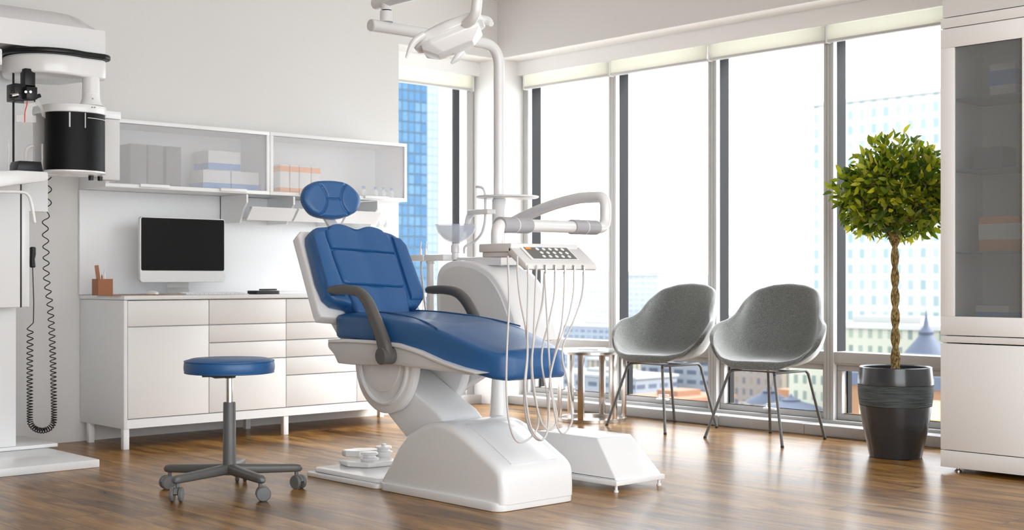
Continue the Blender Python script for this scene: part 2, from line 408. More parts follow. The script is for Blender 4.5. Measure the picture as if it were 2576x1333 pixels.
fb2=facade('pale_blue_curtain_wall',(.14,.17,.22),(.17,.22,.30),2.6,3.4,.78,.80,.3,.7,(.21,.25,.31))
fw=facade('white_office_facade',(.33,.335,.315),(.16,.22,.23),3.4,3.9,.42,.60,.3,.7,(.27,.30,.30))
fy=facade('cream_office_facade',(.27,.27,.22),(.08,.11,.10),2.4,3.6,.45,.55,.3,.8,(.20,.22,.18))
fg=facade('grey_strip_window_facade',(.20,.21,.23),(.05,.06,.09),7,4.0,.72,.45,.3,.8,(.10,.12,.16))
fp=facade('pinkish_masonry_facade',(.20,.165,.145),(.08,.08,.10),3.4,4.2,.4,.55,.3,.8,(.22,.18,.12))
fc=facade('cream_column_facade',(.27,.235,.17),(.09,.095,.11),3.2,14,.42,.86,.3,.6,(.16,.15,.12))
fl=facade('light_glass_facade',(.30,.31,.32),(.22,.26,.31),5,3.5,.7,.5,.3,.8,(.26,.29,.32))
fd=facade('dark_glass_facade',(.15,.17,.20),(.07,.09,.13),5,3.5,.7,.5,.3,.8,(.12,.14,.18))
M['roofw']=mat('pale_roof_gravel',(.28,.28,.27),.9)
slate=mat('slate_roof',(.035,.045,.075),.7); tile=mat('terracotta_roof',(.22,.095,.045),.8)
bld('blue_glass_tower','saturated blue glass office tower behind the narrow corner window',930,1074,60,340,40,fb1,'Y',roof=False)
bld('pale_glass_tower','paler blue-white glass tower beside the deep blue tower',1040,1122,40,400,40,fb2,'Y',roof=False)
bld('white_office_block','long white office block with pale window rows behind the potted tree',2046,2460,268,290,60,fw)
bld('cream_office_block','lower cream office block with green-grey windows behind the tree trunk',1985,2420,820,250,20,fy)
bld('white_tower','pale tower standing beyond the hoses, left of the felt chairs',1455,1527,690,700,60,fl)
bld('striped_glass_tower','pale blue striped glass tower behind the left felt chair',1560,1655,694,620,60,fl)
bld('grey_strip_window_block','grey modern block with long strip windows seen between the left chair legs',1615,1800,900,430,40,fg)
bld('dark_glass_block','low blue-grey block right of the tray hoses',1385,1530,818,560,50,fd)
bld('masonry_block','pinkish masonry block seen under the right felt chair',1835,1965,905,400,40,fp)
bld('column_block','cream block with tall narrow windows right of the right chair legs',1968,2075,900,380,40,fc)
bld('cream_house_block','cream block seen through the steel table legs',1478,1530,905,430,40,fc)
bld('distant_grey_block','distant pale grey block between the two felt chairs',1700,1900,800,720,50,fl)
bld('riverside_block','pale low block with dark windows behind the steel table',1380,1600,938,392,25,fg)
bld('orange_roofed_row','row with orange terracotta roofs low behind the left chair',1570,1700,1003,330,30,fp,roofm=tile,rh=3)
bld('orange_roofed_terrace','terrace with orange roofs low behind the right chair',1960,2075,995,330,30,fc,roofm=tile,rh=5)
bld('brick_house','orange brown house behind the plant pot',2120,2400,965,222,12,facade('brown_house_facade',(.16,.085,.045),(.34,.27,.15),5,6,.4,.6),roofm=slate,rh=6)
def dome(px,yt,yb,D,w,name,label):
    c=uX(px,yt,D); zb=uX(px,yb,D).z
    t=thing(name,(D,c.y,GZ),label,'building')
    hh=c.z-zb
    part('walls',fp,t,lambda q: box(q,D-w,D+w,c.y-w,c.y+w,GZ,zb))
    part('roof',slate,t,lambda q: lathe(q,[(w*1.1,zb),(w*.95,zb+hh*.15),(w*.5,zb+hh*.38),(w*.3,zb+hh*.5),(w*.36,zb+hh*.56),(w*.15,zb+hh*.66),(w*.08,zb+hh*.8),(.05,c.z)],(D,c.y,0),16))
dome(1935,962,1012,300,6,'domed_house','dark blue peaked roof seen between the right chair legs')
dome(2330,780,905,243,4.5,'church_spire','slim dark church spire right of the tree trunk')
dome(1990,990,1025,235,6,'slate_roofed_house','low slate roof right of the peaked roof')
# ================================================================ SIDEBOARD ON THE LEFT WALL
FY=6.86
X0,X1=3.385,5.535
cab=thing('sideboard',((X0+X1)/2,7.13,0),'long white sideboard with handleless drawers and legs against the left wall','cabinet')
def carc(b):
    box(b,X0,X0+.022,FY,WY-.005,.115,.832,.002)       # side panels
    box(b,X1-.022,X1,FY,WY-.005,.115,.832,.002)
    box(b,X0+.0225,X1-.0225,FY+.003,WY-.007,.116,.1655)
    box(b,X0+.0225,X1-.0225,FY+.03,WY-.0075,.166,.83)
part('body',M['lac'],cab,carc)
part('countertop',M['lac'],cab,lambda b: box(b,X0-.004,X1+.004,FY-.012,WY-.004,.834,.857,.003))
ux=[X0+.024,3.918,4.446,4.974,X1-.024]
rows=[[.832,.683,.168],[.832,.683,.578,.472,.168],[.832,.685,.579,.473,.363,.168],[.832,.685,.579,.473,.363,.168]]
for i in range(4):
    for k,(za,zb) in enumerate(zip(rows[i],rows[i][1:])):
        nm='drawer_front' if (i>=1 and k<len(rows[i])-2) or k==0 else 'door'
        part(nm,M['front'],cab,lambda b: box(b,ux[i]+.003,ux[i+1]-.003,FY+.002,FY+.028,zb+.003,za-.003,.0015))
for x in (X0+.02,4.449,X1-.03):
    for y in (FY+.025,7.32):
        part('leg',M['lac'],cab,lambda b: box(b,x-.017,x+.017,y-.017,y+.017,0,.116,.002))
tag(part('backsplash_panel',M['lac'],None,lambda b: box(b,X0-.01,5.52,WY-.022,WY-.002,.859,1.474,.002)),'plain white panel on the wall between sideboard top and wall cabinet','panel')
# ================================================================ WALL CABINET
GYF=7.075; z0,z1=1.475,1.867; wx0,wx1=3.38,5.545; md=4.465
wc=thing('wall_cabinet',((wx0+wx1)/2,7.25,z0),'long white wall cabinet with two frosted glass flap doors above the monitor','cabinet')
def wcb(b):
    box(b,wx0,wx0+.02,GYF+.022,WY-.003,z0,z1,.001); box(b,wx1-.02,wx1,GYF+.022,WY-.003,z0,z1,.001)
    box(b,wx0+.0205,wx1-.0205,GYF+.022,WY-.003,z0,z0+.02); box(b,wx0+.0205,wx1-.0205,GYF+.022,WY-.003,z1-.02,z1)
    box(b,wx0+.0205,wx1-.0205,WY-.015,WY-.0035,z0+.0205,z1-.0205); box(b,md-.01,md+.01,GYF+.022,WY-.0155,z0+.0205,z1-.0205)
part('body',M['lac'],wc,wcb)
for a,c in ((wx0,md-.002),(md+.002,wx1)):
    def fr(b):
        t=.022
        box(b,a,c,GYF,GYF+.02,z0,z0+t,.001); box(b,a,c,GYF,GYF+.02,z1-t,z1,.001); box(b,a,a+t,GYF,GYF+.02,z0+t,z1-t,.001); box(b,c-t,c,GYF,GYF+.02,z0+t,z1-t,.001)
    d=part('door_frame',M['lac'],wc,fr)
    part('door_glass',M['frost'],d,lambda b: box(b,a+.022,c-.022,GYF+.006,GYF+.012,z0+.022,z1-.022))
    for p0,p1 in (((350,424),(552,618)) if a<4 else ((752,805),(915,975))):
        hx=(uY(p0,470,GYF).x,uY(p1,470,GYF).x)
        part('door_handle',M['lac'],d,lambda b: box(b,hx[0],hx[1],GYF-.02,GYF-.0005,z0+.006,z0+.026,.004))
zc=z0+.0205
def carton(x0,x1,y0,y1,zb,zt,name,label,m,band=None,group=None,bandz=(0,.3)):
    t=thing(name,((x0+x1)/2,(y0+y1)/2,zb),label,'box',group)
    part('carton',m,t,lambda b: box(b,x0,x1,y0,y1,zb,zt,.002))
    if band:
        h=zt-zb
        part('printed_band',band,t,lambda b: box(b,x0-.0008,x1+.0008,y0-.0008,y1+.0008,zb+h*bandz[0],zb+h*bandz[1]))
    return t
def wcx(px): return uY(px,450,7.2).x
for i,(a,c) in enumerate(((345,365),(367,407),(412,452))):
    x0=wcx(a) if i else wcx(322); carton(x0,wcx(c)-.006,7.17,7.36,zc,zc+.245,'file_box',['grey file box behind frosted glass, half hidden by the imaging sensor','middle grey file box behind frosted glass','right-hand grey file box, nearest the blue and white cartons'][i],M['greyc'],group='grey file boxes in the wall cabinet')
bl=[((518,598),.122,.24,'upper blue and white carton resting on two others behind frosted glass'),((505,573),0,.12,'lower left blue and white carton behind frosted glass'),((577,645),0,.12,'lower right blue and white carton behind frosted glass')]
for (a,c),zb,zt,lb in bl:
    carton(wcx(a),wcx(c),7.17,7.34,zc+zb,zc+zt,'supply_carton',lb,M['whitec'],M['bluec'],'blue and white cartons in the wall cabinet',(.02,.36))
pos=[(698,722),(724,746),(748,776),(778,800)]
for i,(a,c) in enumerate(pos):
    t=carton(wcx(a),wcx(c)-.004,7.17,7.33,zc,zc+.185,'medicine_carton',['leftmost orange and white carton behind the second frosted door','second orange and white carton from the cabinet divider','third orange and white carton from the cabinet divider','rightmost orange and white carton, beside the headrest'][i],M['whitec'],M['orange'],'orange and white cartons in the wall cabinet',(.02,.2))
    part('top_band',M['orange'],t,lambda b: box(b,wcx(a)-.001,wcx(c)-.003,7.169,7.331,zc+.14,zc+.175))
for i,px in enumerate((915,945,965,985)):
    x=wcx(px); t=thing('medicine_bottle',(x,7.2,zc),['leftmost small pale bottle right of the headrest in the wall cabinet','second small pale bottle right of the headrest in the wall cabinet','third small pale bottle right of the headrest in the wall cabinet','rightmost small pale bottle in the wall cabinet'][i],'bottle','small bottles in the wall cabinet')
    part('bottle_body',M['whitec'],t,lambda b: lathe(b,[(.001,zc),(.016,zc),(.017,zc+.045),(.009,zc+.055),(.009,zc+.06),(.001,zc+.06)],(x,7.2,0),14))
    part('cap',M['bluec'],t,lambda b: lathe(b,[(.001,zc+.0605),(.011,zc+.0605),(.011,zc+.078),(.001,zc+.078)],(x,7.2,0),14))
# ---- dispenser shelf hung under the wall cabinet
dx0=uY(700,520,7.02).x; dx1=5.50; dz=1.474
dr=thing('dispenser_rack',((dx0+dx1)/2,7.2,1.27),'white dispenser rack with slanting trays hung under the wall cabinet','rack')
def dpan(b,x): prism(b,[(7.08,dz-.003),(WY-.0222,dz-.003),(WY-.0222,1.30),(7.16,1.30),(7.12,1.38),(7.08,1.42)],x,x+.012,'X')
dx=[4.30,4.64,5.02,5.30]
for x in dx: part('divider',M['lac'],dr,lambda b: dpan(b,x))
part('back_board',M['lac'],dr,lambda b: box(b,4.30,5.30,WY-.034,WY-.024,1.30,dz-.003))
for a,c in zip(dx,dx[1:]):
    part('tray',M['lac'],dr,lambda b:(prism(b,[(7.10,1.315),(7.36,1.335),(7.36,1.343),(7.105,1.323),(7.04,1.395),(7.034,1.39)],a+.014,c-.002,'X')))
cup=thing('paper_cup',(4.40,7.14,1.345),'small white paper cup standing in the left bay of the dispenser rack','cup')
part('cup_wall',M['whitec'],cup,lambda b: lathe(b,[(.001,1.336),(.022,1.336),(.031,1.40),(.029,1.40),(.02,1.34),(.001,1.34)],(4.40,7.15,0),18))
# small shelf with bottles on the far right of the panel
sh=thing('corner_shelf',(5.40,7.3,1.22),'small white shelf at the right end of the wall panel','shelf')
part('shelf_board',M['lac'],sh,lambda b: box(b,5.31,5.52,7.15,WY-.024,1.285,1.30,.002))
for i,x in enumerate((5.36,5.42,5.48)):
    tag(part('dispenser_nozzle',M['plastic2'],None,lambda b: lathe(b,[(.001,1.3005),(.02,1.3005),(.018,1.32),(.006,1.335),(.005,1.35),(.001,1.352)],(x,7.22,0),14)),['left small grey nozzle on the corner shelf','middle small grey nozzle on the corner shelf','right small grey nozzle on the corner shelf'][i],'nozzle','grey nozzles on the corner shelf')
# ================================================================ THINGS ON THE SIDEBOARD
TZ=.8575
# computer
cy=7.13; a=uY(352,545,cy); c=uY(566,551,cy); mw=c.x-a.x; mx0,mx1=a.x,c.x; mz1=1.316; mz0=.931; chin=.998
im=thing('desktop_computer',((mx0+mx1)/2,cy+.06,TZ),'silver all-in-one desktop computer with a black screen on the sideboard','computer')
part('housing',M['alu'],im,lambda b: slab(b,resample(rrect(mx1-mx0,mz1-mz0,.018,5,(mx0+mx1)/2,(mz0+mz1)/2),.05),.022,basis((0,cy+.022,0),(1,0,0),(0,0,1),(0,-1,0)),rnd=.003,n=4))
part('bezel',M['lac'],im,lambda b: prism(b,rrect(mx1-mx0-.004,mz1-mz0-.004,.016,5,(mx0+mx1)/2,(mz0+mz1)/2),cy-.0012,cy-.0002,'Y'))
part('screen',M['screen'],im,lambda b: prism(b,rrect(mx1-mx0-.014,mz1-chin-.008,.01,5,(mx0+mx1)/2,(chin+mz1)/2-.002),cy-.0025,cy-.0013,'Y'))
part('chin',M['alu'],im,lambda b: prism(b,rrect(mx1-mx0-.003,chin-mz0-.004,.016,5,(mx0+mx1)/2,(mz0+chin)/2),cy-.003,cy-.0014,'Y'))
def stand(b):
    cxm=(mx0+mx1)/2
    P=[(cy+.03,.99),(cy+.075,.96),(cy+.085,.90),(cy+.07,.866),(cy+.07,TZ+.001),(cy-.03,TZ+.001),(cy-.03,TZ+.007),(cy+.055,.868),(cy+.07,.90),(cy+.06,.95),(cy+.024,.965)]
    prism(b,P,cxm-.07,cxm+.07,'X')
part('stand',M['alu'],im,stand)
# leather mat, mouse, keyboard
ma=uY(285,739,6.93).x; mb=uY(452,739,6.93).x
tag(part('desk_mat',[M['leather']],None,lambda b: box(b,ma,mb,6.885,7.09,TZ,TZ+.0025,.001)),'thin tan leather desk mat under the mouse, left of the computer','mat')
ms=thing('computer_mouse',(uY(383,736,7.0).x,7.0,TZ+.003),'white and black computer mouse on the leather mat','mouse')
mxx=ms.location.x
def mouse(b):
    secs=[]
    for i in range(11):
        t=i/10; y=6.945+.11*t; s=math.sin(math.pi*min(max(t,.02),.98))**.45
        secs.append([(mxx+.031*s*math.cos(2*math.pi*k/16),y,TZ+.009+ max(-.0055,(.017*s*math.sin(2*math.pi*k/16)))) for k in range(16)])
    loft(b,secs)
part('shell',M['lac'],ms,mouse)
part('mouse_base',M['black'],ms,lambda b: prism(b,rrect(.052,.10,.022,5,mxx,7.0),TZ+.0026,TZ+.0033,'Z'))
kb=thing('keyboard',(uY(515,737,7.0).x,7.0,TZ),'flat white computer keyboard in front of the computer','keyboard')
k0=uY(455,737,7.0).x; k1=k0+.42
part('key_base',M['alu'],kb,lambda b: prism(b,[(6.94,TZ+.0005),(7.06,TZ+.0005),(7.06,TZ+.013),(6.94,TZ+.004)],k0,k1,'X'))
def keys(b):
    for r_ in range(5):
        for q in range(14):
            yy=6.945+r_*.0225; z=TZ+.0045+.009*(yy-6.94)/.12
            box(b,k0+.006+q*.0293,k0+.006+q*.0293+.0255,yy,yy+.019,z,z+.004)
part('keys',M['lac'],kb,keys)
# pencil box
pa=uY(247,700,7.1).x; pb=uY(284,700,7.1).x
ph=thing('pencil_holder',((pa+pb)/2,7.14,TZ),'square brown wooden pencil holder at the left end of the sideboard','pencil holder')
def phb(b):
    box(b,pa,pb,7.10,7.18,TZ,TZ+.006); 
    for q in ((pa,pa+.005,7.10,7.18),(pb-.005,pb,7.10,7.18),(pa+.005,pb-.005,7.10,7.105),(pa+.005,pb-.005,7.175,7.18)): box(b,*q,TZ+.006,.951)
part('holder_box',M['wood'],ph,phb)
pcx=(pa+pb)/2
tag(part('wooden_ruler',M['wood'],None,lambda b: box(b,-.012,.012,-.002,.002,0,.165,.0008,m=Matrix.Translation((pcx-.008,7.15,TZ+.008))@Matrix.Rotation(-.14,4,'Y'))),'tall flat wooden ruler leaning left in the pencil holder','ruler')
tag(part('wooden_pencil',M['wood'],None,lambda b: tube(b,[(pcx-.004,7.13,TZ+.008),(pcx-.010,7.125,.965),(pcx-.012,7.124,.978)],[.005,.005,.001],6)),'short brown pencil in the middle of the pencil holder','pencil')
tag(part('white_pen',M['lac'],None,lambda b: tube(b,[(pcx+.018,7.15,TZ+.008),(pcx+.018,7.15,.975),(pcx+.018,7.15,.99)],[.005,.005,.001],8)),'white pen at the right side of the pencil holder','pen')
tag(part('steel_needle_file',M['satin'],None,lambda b: tube(b,[(pcx+.008,7.16,TZ+.008),(pcx+.022,7.162,1.005)],[.0013,.0008],6)),'thin metal spike standing behind the white pen','file')
# books
b0=uY(631,737,6.97).x+.03; b1=uY(690,737,6.97).x+.02; b2=uY(768,737,6.97).x+.02
nbk=thing('black_notebook',((b0+b1)/2,7.02,TZ),'black notebook lying flat between the computer and the treatment chair','book')
part('cover',M['tip'],nbk,lambda b: (box(b,b0,b1,6.95,7.06,TZ,TZ+.022,.002)))
part('pages',M['whitec'],nbk,lambda b: box(b,b0+.004,b1+.0015,6.955,7.055,TZ+.003,TZ+.019))
tag(part('black_pen',M['black'],None,lambda b: tube(b,[(b0+.05,7.0,TZ+.028),(b0+.19,7.03,TZ+.028)],.005,8)),'black pen lying on the books right of the computer','pen')
wb=thing('white_book',((b1+b2)/2,7.02,TZ),'slim white book lying next to the black notebook','book')
part('cover',M['lac'],wb,lambda b: (box(b,b1+.006,b2,6.95,7.06,TZ,TZ+.003),box(b,b1+.006,b2,6.95,7.06,TZ+.018,TZ+.021),box(b,b2-.002,b2,6.95,7.06,TZ+.003,TZ+.018)))
part('pages',M['whitec'],wb,lambda b: box(b,b1+.007,b2-.004,6.953,7.057,TZ+.0032,TZ+.0178))
# ================================================================ TALL CABINET ON THE RIGHT
TX=5.99; ty1=3.376; ty0=2.30
tc_=thing('tall_cabinet',(6.0,(ty0+ty1)/2,0),'tall pale cabinet with grey glass door at the right edge','cabinet')
ty0=ty1-.86; ym=ty1-.43
def tcb(b):
    for y in (ty1-.02,ym-.01,ty0): box(b,TX+.022,6.395,y,y+.02,.03,2.236,.001)
    for z in (.03,.64,2.186): box(b,TX+.022,6.395,ty0+.02,ty1-.02,z,z+.02)
    box(b,6.375,6.395,ty0+.02,ty1-.02,.05,2.2)
part('body',M['tall'],tc_,tcb)
part('top_band',M['tall'],tc_,lambda b: box(b,TX,TX+.02,ty0,ty1,2.187,2.236,.0015))
part('middle_band',M['tall'],tc_,lambda b: box(b,TX+.002,TX+.02,ty0,ty1,.639,.670,.001))
part('plinth',M['tall'],tc_,lambda b: box(b,TX,TX+.02,ty0,ty1,.024,.106,.0015))
for ya,yb in ((ym+.0015,ty1),(ty0,ym-.0015)):
    def frm(b):
        t=.072
        box(b,TX,TX+.02,ya,yb,.675,.767,.0015); box(b,TX,TX+.02,ya,yb,2.088,2.183,.0015); box(b,TX,TX+.02,yb-t,yb,.767,2.088,.0015); box(b,TX,TX+.02,ya,ya+.010,.767,2.088,.0015)
    d=part('glass_door',M['tall'],tc_,frm)
    part('glass_pane',M['greyglass'],d,lambda b: box(b,TX+.010,TX+.014,ya+.008,yb-.070,.765,2.09))
    part('lower_door',M['tall'],tc_,lambda b: box(b,TX,TX+.02,ya,yb,.110,.633,.0015))
for z in (1.838,1.486,1.081):
    part('glass_shelf',M['shelfglass'],tc_,lambda b: (box(b,6.05,6.374,ym+.011,ty1-.021,z-.004,z+.004),box(b,6.05,6.374,ty0+.021,ym-.011,z-.004,z+.004)))
for y in (ty1-.06,ty0+.06):
    part('foot',M['satin'],tc_,lambda b: lathe(b,[(.001,0),(.018,0),(.018,.006),(.008,.010),(.008,.03),(.001,.03)],(TX+.06,y,0),16))
def tbox(px0,px1,z,h,name,label,m,cat,band=None):
    a=uX(px0,700,6.16).y; c=uX(px1,700,6.16).y
    t=thing(name,(6.2,(a+c)/2,z),label,cat)
    part('carton',m,t,lambda b: box(b,6.13,6.27,min(a,c),max(a,c),z,z+h,.002))
    if band: part('printed_band',band,t,lambda b: box(b,6.129,6.271,min(a,c)-.001,max(a,c)+.001,z+h*.35,z+h*.8))
tbox(2497,2562,1.8425,.16,'medicine_carton','pale blue carton on the top glass shelf of the tall cabinet',M['whitec'],'box',M['bluec'])
tbox(2470,2575,1.0855,.17,'medicine_carton','orange carton behind the grey glass, on the third shelf of the tall cabinet',M['orange'],'box',M['whitec'])
tbox(2455,2530,1.4905,.11,'storage_box','dark brown box on the second shelf of the tall cabinet',M['greyc'],'box')
tbox(2462,2545,.7605-.1,.16,'storage_box','white and blue box at the bottom behind the grey cabinet glass',M['whitec'],'box',M['bluec'])
# ================================================================ TREATMENT CHAIR
def YZ(px,py,X):
    p=uX(px,py,X); return (p.y,p.z)
def zo(px,py,ox,oy,s,X): return YZ(px/s+ox,py/s+oy,X)
ch=thing('dental_chair',(3.81,4.7,0),'blue and white dental treatment chair with grey armrests in the middle of the room','dental chair')
BXN=3.60; BXF=4.03
# floor base: skirt and sloping cowl
def skirt(b): 
    box(b,BXN-.012,BXF+.012,3.985,4.80,.0,.035,.006)
part('base_skirt',M['plastic'],ch,lambda b: prism(b,rrect(BXF-BXN+.02,.82,.05,5,(BXN+BXF)/2,4.392),0.001,.036,'Z',bev=.004))
pr=[(565,600),(600,500),(640,425),(690,320),(745,252),(800,210),(860,178),(930,166),(990,172),(1060,200),(1130,250),(1200,315),(1290,400),(1360,470),(1392,530),(1400,640),(1400,735)]
prof=[zo(px,py,740,1000,2.683,BXN) for px,py in pr]
prof=[(y,max(z,.030)) for y,z in prof]
prof[0]=(prof[0][0],.030); prof[-1]=(prof[-1][0],.030)
def cowl(b):
    # sections across the width, slightly drawn in towards the sides
    secs=[]
    yc=sum(p[0] for p in prof)/len(prof)
    P=[(p[0],p[1]) for p in smooth_path([Vector((0,a,c)) for a,c in prof],3) for p in [(p.y,p.z)]]
    rr_=.034; zm=.20
    st=[(BXN+.004+rr_*(1-math.sin(a)),rr_*(1-math.cos(a))) for a in [math.pi/2*k/5 for k in range(5,-1,-1)]]
    st=[(BXN+.004+rr_*(1-math.cos(math.pi/2*k/5)),rr_*(1-math.sin(math.pi/2*k/5))) for k in range(6)]
    st+=[(BXF-.004-(x-BXN-.004),d) for x,d in st[::-1]]
    for x,d in st:
        o=[]
        for y,z in P:
            sg=1 if y>yc else -1
            o.append((x,y-sg*d*min(1,abs(y-yc)/.25)*(.35 if z>.25 else 1),.030+(z-.030)*(1-d*1.0/.33*(1 if z>.12 else z/.12))))
        secs.append(o)
    loft(b,secs)
part('base_cowl',M['plastic'],ch,cowl,ang=50)
# raised centre panel on the slope
def cpanel(b):
    top=[prof[i] for i in range(9,14)]
    nrm=.006
    P=[(y,z+.000) for y,z in top]; Q=[(y-.004,z+nrm) for y,z in top]
    prism(b,P+Q[::-1],BXN+.085,BXF-.075,'X',bev=.002)
part('base_centre_panel',M['plastic'],ch,cpanel)
part('base_cap',M['plastic2'],ch,lambda b: lathe(b,[(.001,0),(.028,0),(.028,.006),(.001,.008)],(BXF-.07,prof[7][0]-.02,prof[7][1]-.002),20))
# foot plate towards the head end
part('foot_plate',M['plastic'],ch,lambda b:(prism(b,rrect(.42,.575,.03,5,3.80,5.09),0.001,.022,'Z',bev=.003),prism(b,rrect(.40,.555,.05,5,3.81,5.08),.022,.042,'Z',bev=.010,seg=3)))
# lifting arm
def liftarm(b):
    xs=(3.690,3.925)
    A=[YZ(px,py,3.690) for px,py in ((925,885),(1024,972),(1100,1038),(1125,1075),(1060,1130),(1017,1096),(971,1038),(905,950))]
    prism(b,A,xs[0],xs[1],'X',bev=.012,seg=3)
part('lifting_arm',M['plastic'],ch,liftarm)
# drum under the seat
dc=uX(966,915,3.64)
rr=.222
def drum(b,ox=0):
    sec=[]
    for x,s in ((3.632+ox,.94),(3.636+ox,.97),(3.645+ox,1.0),(3.672+ox,1.0),(3.682+ox,.97),(3.686+ox,.94)):
        o=[]
        for k in range(33):
            a=math.pi+math.pi*k/32; o.append((x,dc.y+rr*s*math.cos(a),dc.z+.01+rr*1.06*s*math.sin(a)))
        o+= [(x,dc.y+rr*s,dc.z+.05),(x,dc.y-rr*s,dc.z+.05)]
        sec.append(o)
    loft(b,sec)
part('hinge_drum',M['plastic'],ch,drum)
part('hinge_drum',M['plastic'],ch,lambda b: drum(b,.298))
def drumring(b):
    for x in (3.628,):
        P=[(x,dc.y-.01+rr*.78*math.cos(math.pi+math.pi*k/24),dc.z+.0+rr*.80*math.sin(math.pi+math.pi*k/24)) for k in range(25)]
        tube(b,P,.010,8)
part('drum_recess_ring',M['plastic'],ch,drumring)
part('drum_face_plate',M['plastic'],ch,lambda b: prism(b,[(dc.y+rr*.62*math.cos(math.pi+math.pi*k/24),dc.z+.01+rr*.62*math.sin(math.pi+math.pi*k/24)) for k in range(25)],3.622,3.634,'X',bev=.004))
# seat tray (underframe)
SX0,SX1=3.545,4.075
fp_=[(252,560),(262,525),(400,525),(600,535),(800,562),(960,620),(1100,690),(1250,745),(1400,788),(1330,798),(1100,768),(900,742),(780,722),(600,722),(437,720),(330,708),(300,640),(258,590)]
def tray(b):
    P=[zo(px,py,740,680,3.03,SX0) for px,py in fp_]
    prism(b,P,SX0,SX0+.13,'X',bev=.006)
    Q=[zo(px,py,740,680,3.03,SX0) for px,py in ((252,560),(262,525),(400,525),(600,535),(800,562),(900,596),(900,742),(780,722),(600,722),(437,720),(330,708),(300,640),(258,590))]
    prism(b,Q,SX0+.1305,SX1-.02,'X',bev=.006)
part('seat_frame',M['plastic2'],ch,tray)
def lip(b):
    P=[zo(px,py,740,680,3.03,SX0-.01) for px,py in ((258,527),(400,522),(600,532),(800,556),(960,612),(1100,684),(1250,741),(1400,784),(1380,792),(1240,757),(1090,705),(950,640),(790,588),(600,560),(400,548),(262,552))]
    prism(b,P,SX0-.012,SX0+.10,'X',bev=.003)
    Q=[zo(px,py,740,680,3.03,SX0-.01) for px,py in ((258,527),(400,522),(600,532),(800,556),(900,590),(900,618),(790,588),(600,560),(400,548),(262,552))]
    prism(b,Q,SX0+.1005,SX1,'X',bev=.003)
part('seat_frame_lip',M['plastic'],ch,lip)
# seat cushion: stations from head end to foot end
botp=[(295,515),(420,520),(600,532),(800,562),(960,617),(1100,687),(1250,748),(1400,800),(1500,835),(1600,855),(1700,860)]
topp=[(300,338),(420,334),(600,345),(800,372),(960,405),(1100,445),(1250,510),(1400,580),(1500,622),(1600,645),(1700,650)]
def interp(pts,y):
    pts=sorted(pts)
    if y<=pts[0][0]: return pts[0][1]
    for a,b in zip(pts,pts[1:]):
        if a[0]<=y<=b[0]:
            t=(y-a[0])/(b[0]-a[0]+1e-9); t=t; return a[1]+(b[1]-a[1])*t
    return pts[-1][1]
def Xn(px): # near edge narrows towards the feet
    t=(px-295)/(1700-295); return 3.535+.075*t
BT=[zo(px,py,740,680,3.03,Xn(px)) for px,py in botp]; TP=[zo(px,py,740,680,3.03,Xn(px)) for px,py in topp]
ys0=max(BT[0][0],TP[0][0]); ye=3.965
def seatc(b):
    secs=[]; N=44
    L=ys0-ye
    for i in range(N+1):
        u=i/N
        # denser near the ends
        t=u
        y=ys0-L*t
        hw=.27-.062*max(0,(t-.35)/.65)**1.2
        # plan rounding
        e=.19 if t>.5 else .05
        dd=(y-ye) if t>.5 else (ys0-y)
        s=1.0
        if dd<e:
            q=1-dd/e; s=max(0,1-q**2.6)**(1/2.6)
            hw=hw-e*.55*(1-s) if t>.5 else hw-e*.8*(1-s)
        zt=interp(TP,y); zb=interp(BT,y)
        if dd<.03:
            q=1-dd/.03; k=.018*(1-math.sqrt(max(0,1-q*q))); zt-=k; zb+=k
        xc=3.805; r=.022; o=[]
        crown=.012
        W,Hh=hw,(zt-zb)/2; zc=(zt+zb)/2
        for (sx,sz,a0) in ((1,1,0),(-1,1,90),(-1,-1,180),(1,-1,270)):
            for k in range(5):
                a=math.radians(a0+90*k/4); o.append((xc+sx*(W-r)+r*math.cos(a),y,zc+sz*(Hh-r)+r*math.sin(a)))
            if (sx,sz)==(1,1):
                for k in range(1,12):
                    xx=(W-r)*(1-2*k/12); g=0
                    ax=abs(xx)/hw
                    gl=.50+.30*max(0,(t-.1)/.6)   # seam moving outwards towards the knees
                    if t<.70: g=-.006*math.exp(-((ax-gl)/.05)**2)
                    dip=-.010*math.exp(-(ax/.45)**2)*(1 if t<.6 else 0)
                    o.append((xc+xx,y,zt+crown*(1-ax**2)*0.9+g+dip+.004))
        secs.append(o)
    loft(b,secs)
sc_=part('seat_cushion',M['blue'],ch,seatc,ang=60)
def seam(b):
    for sx in (-1,1):
        pts=[]
        for i in range(24):
            t=.04+.62*i/23; y=ys0-(ys0-ye)*t; hw=.27-.062*max(0,(t-.35)/.65)**1.2
            ax=.52+.46*(i/23)**2.4; zt=interp(TP,y)
            pts.append((3.805+sx*hw*ax,y,zt+.0115*(1-ax**2)+.0025))
        tube(b,smooth_path(pts,2),.0035,6)
part('seat_piping',M['blue'],sc_,seam)
def footseam(b):
    pts=[]
    for k in range(25):
        a=math.pi*k/24; x=3.805-.222*math.cos(a); 
        yy=ye+.20-.205*abs(math.sin(a))**.6
        pts.append((x,yy,interp(TP,yy)-.012))
part('foot_piping',M['blue'],sc_,lambda b: tube(b,smooth_path([(3.805+sx*.205,y,interp(TP,y)-.014) for sx,y in ((-1,4.40),(-1,4.25),(-1.02,4.15))],3),.003,6))
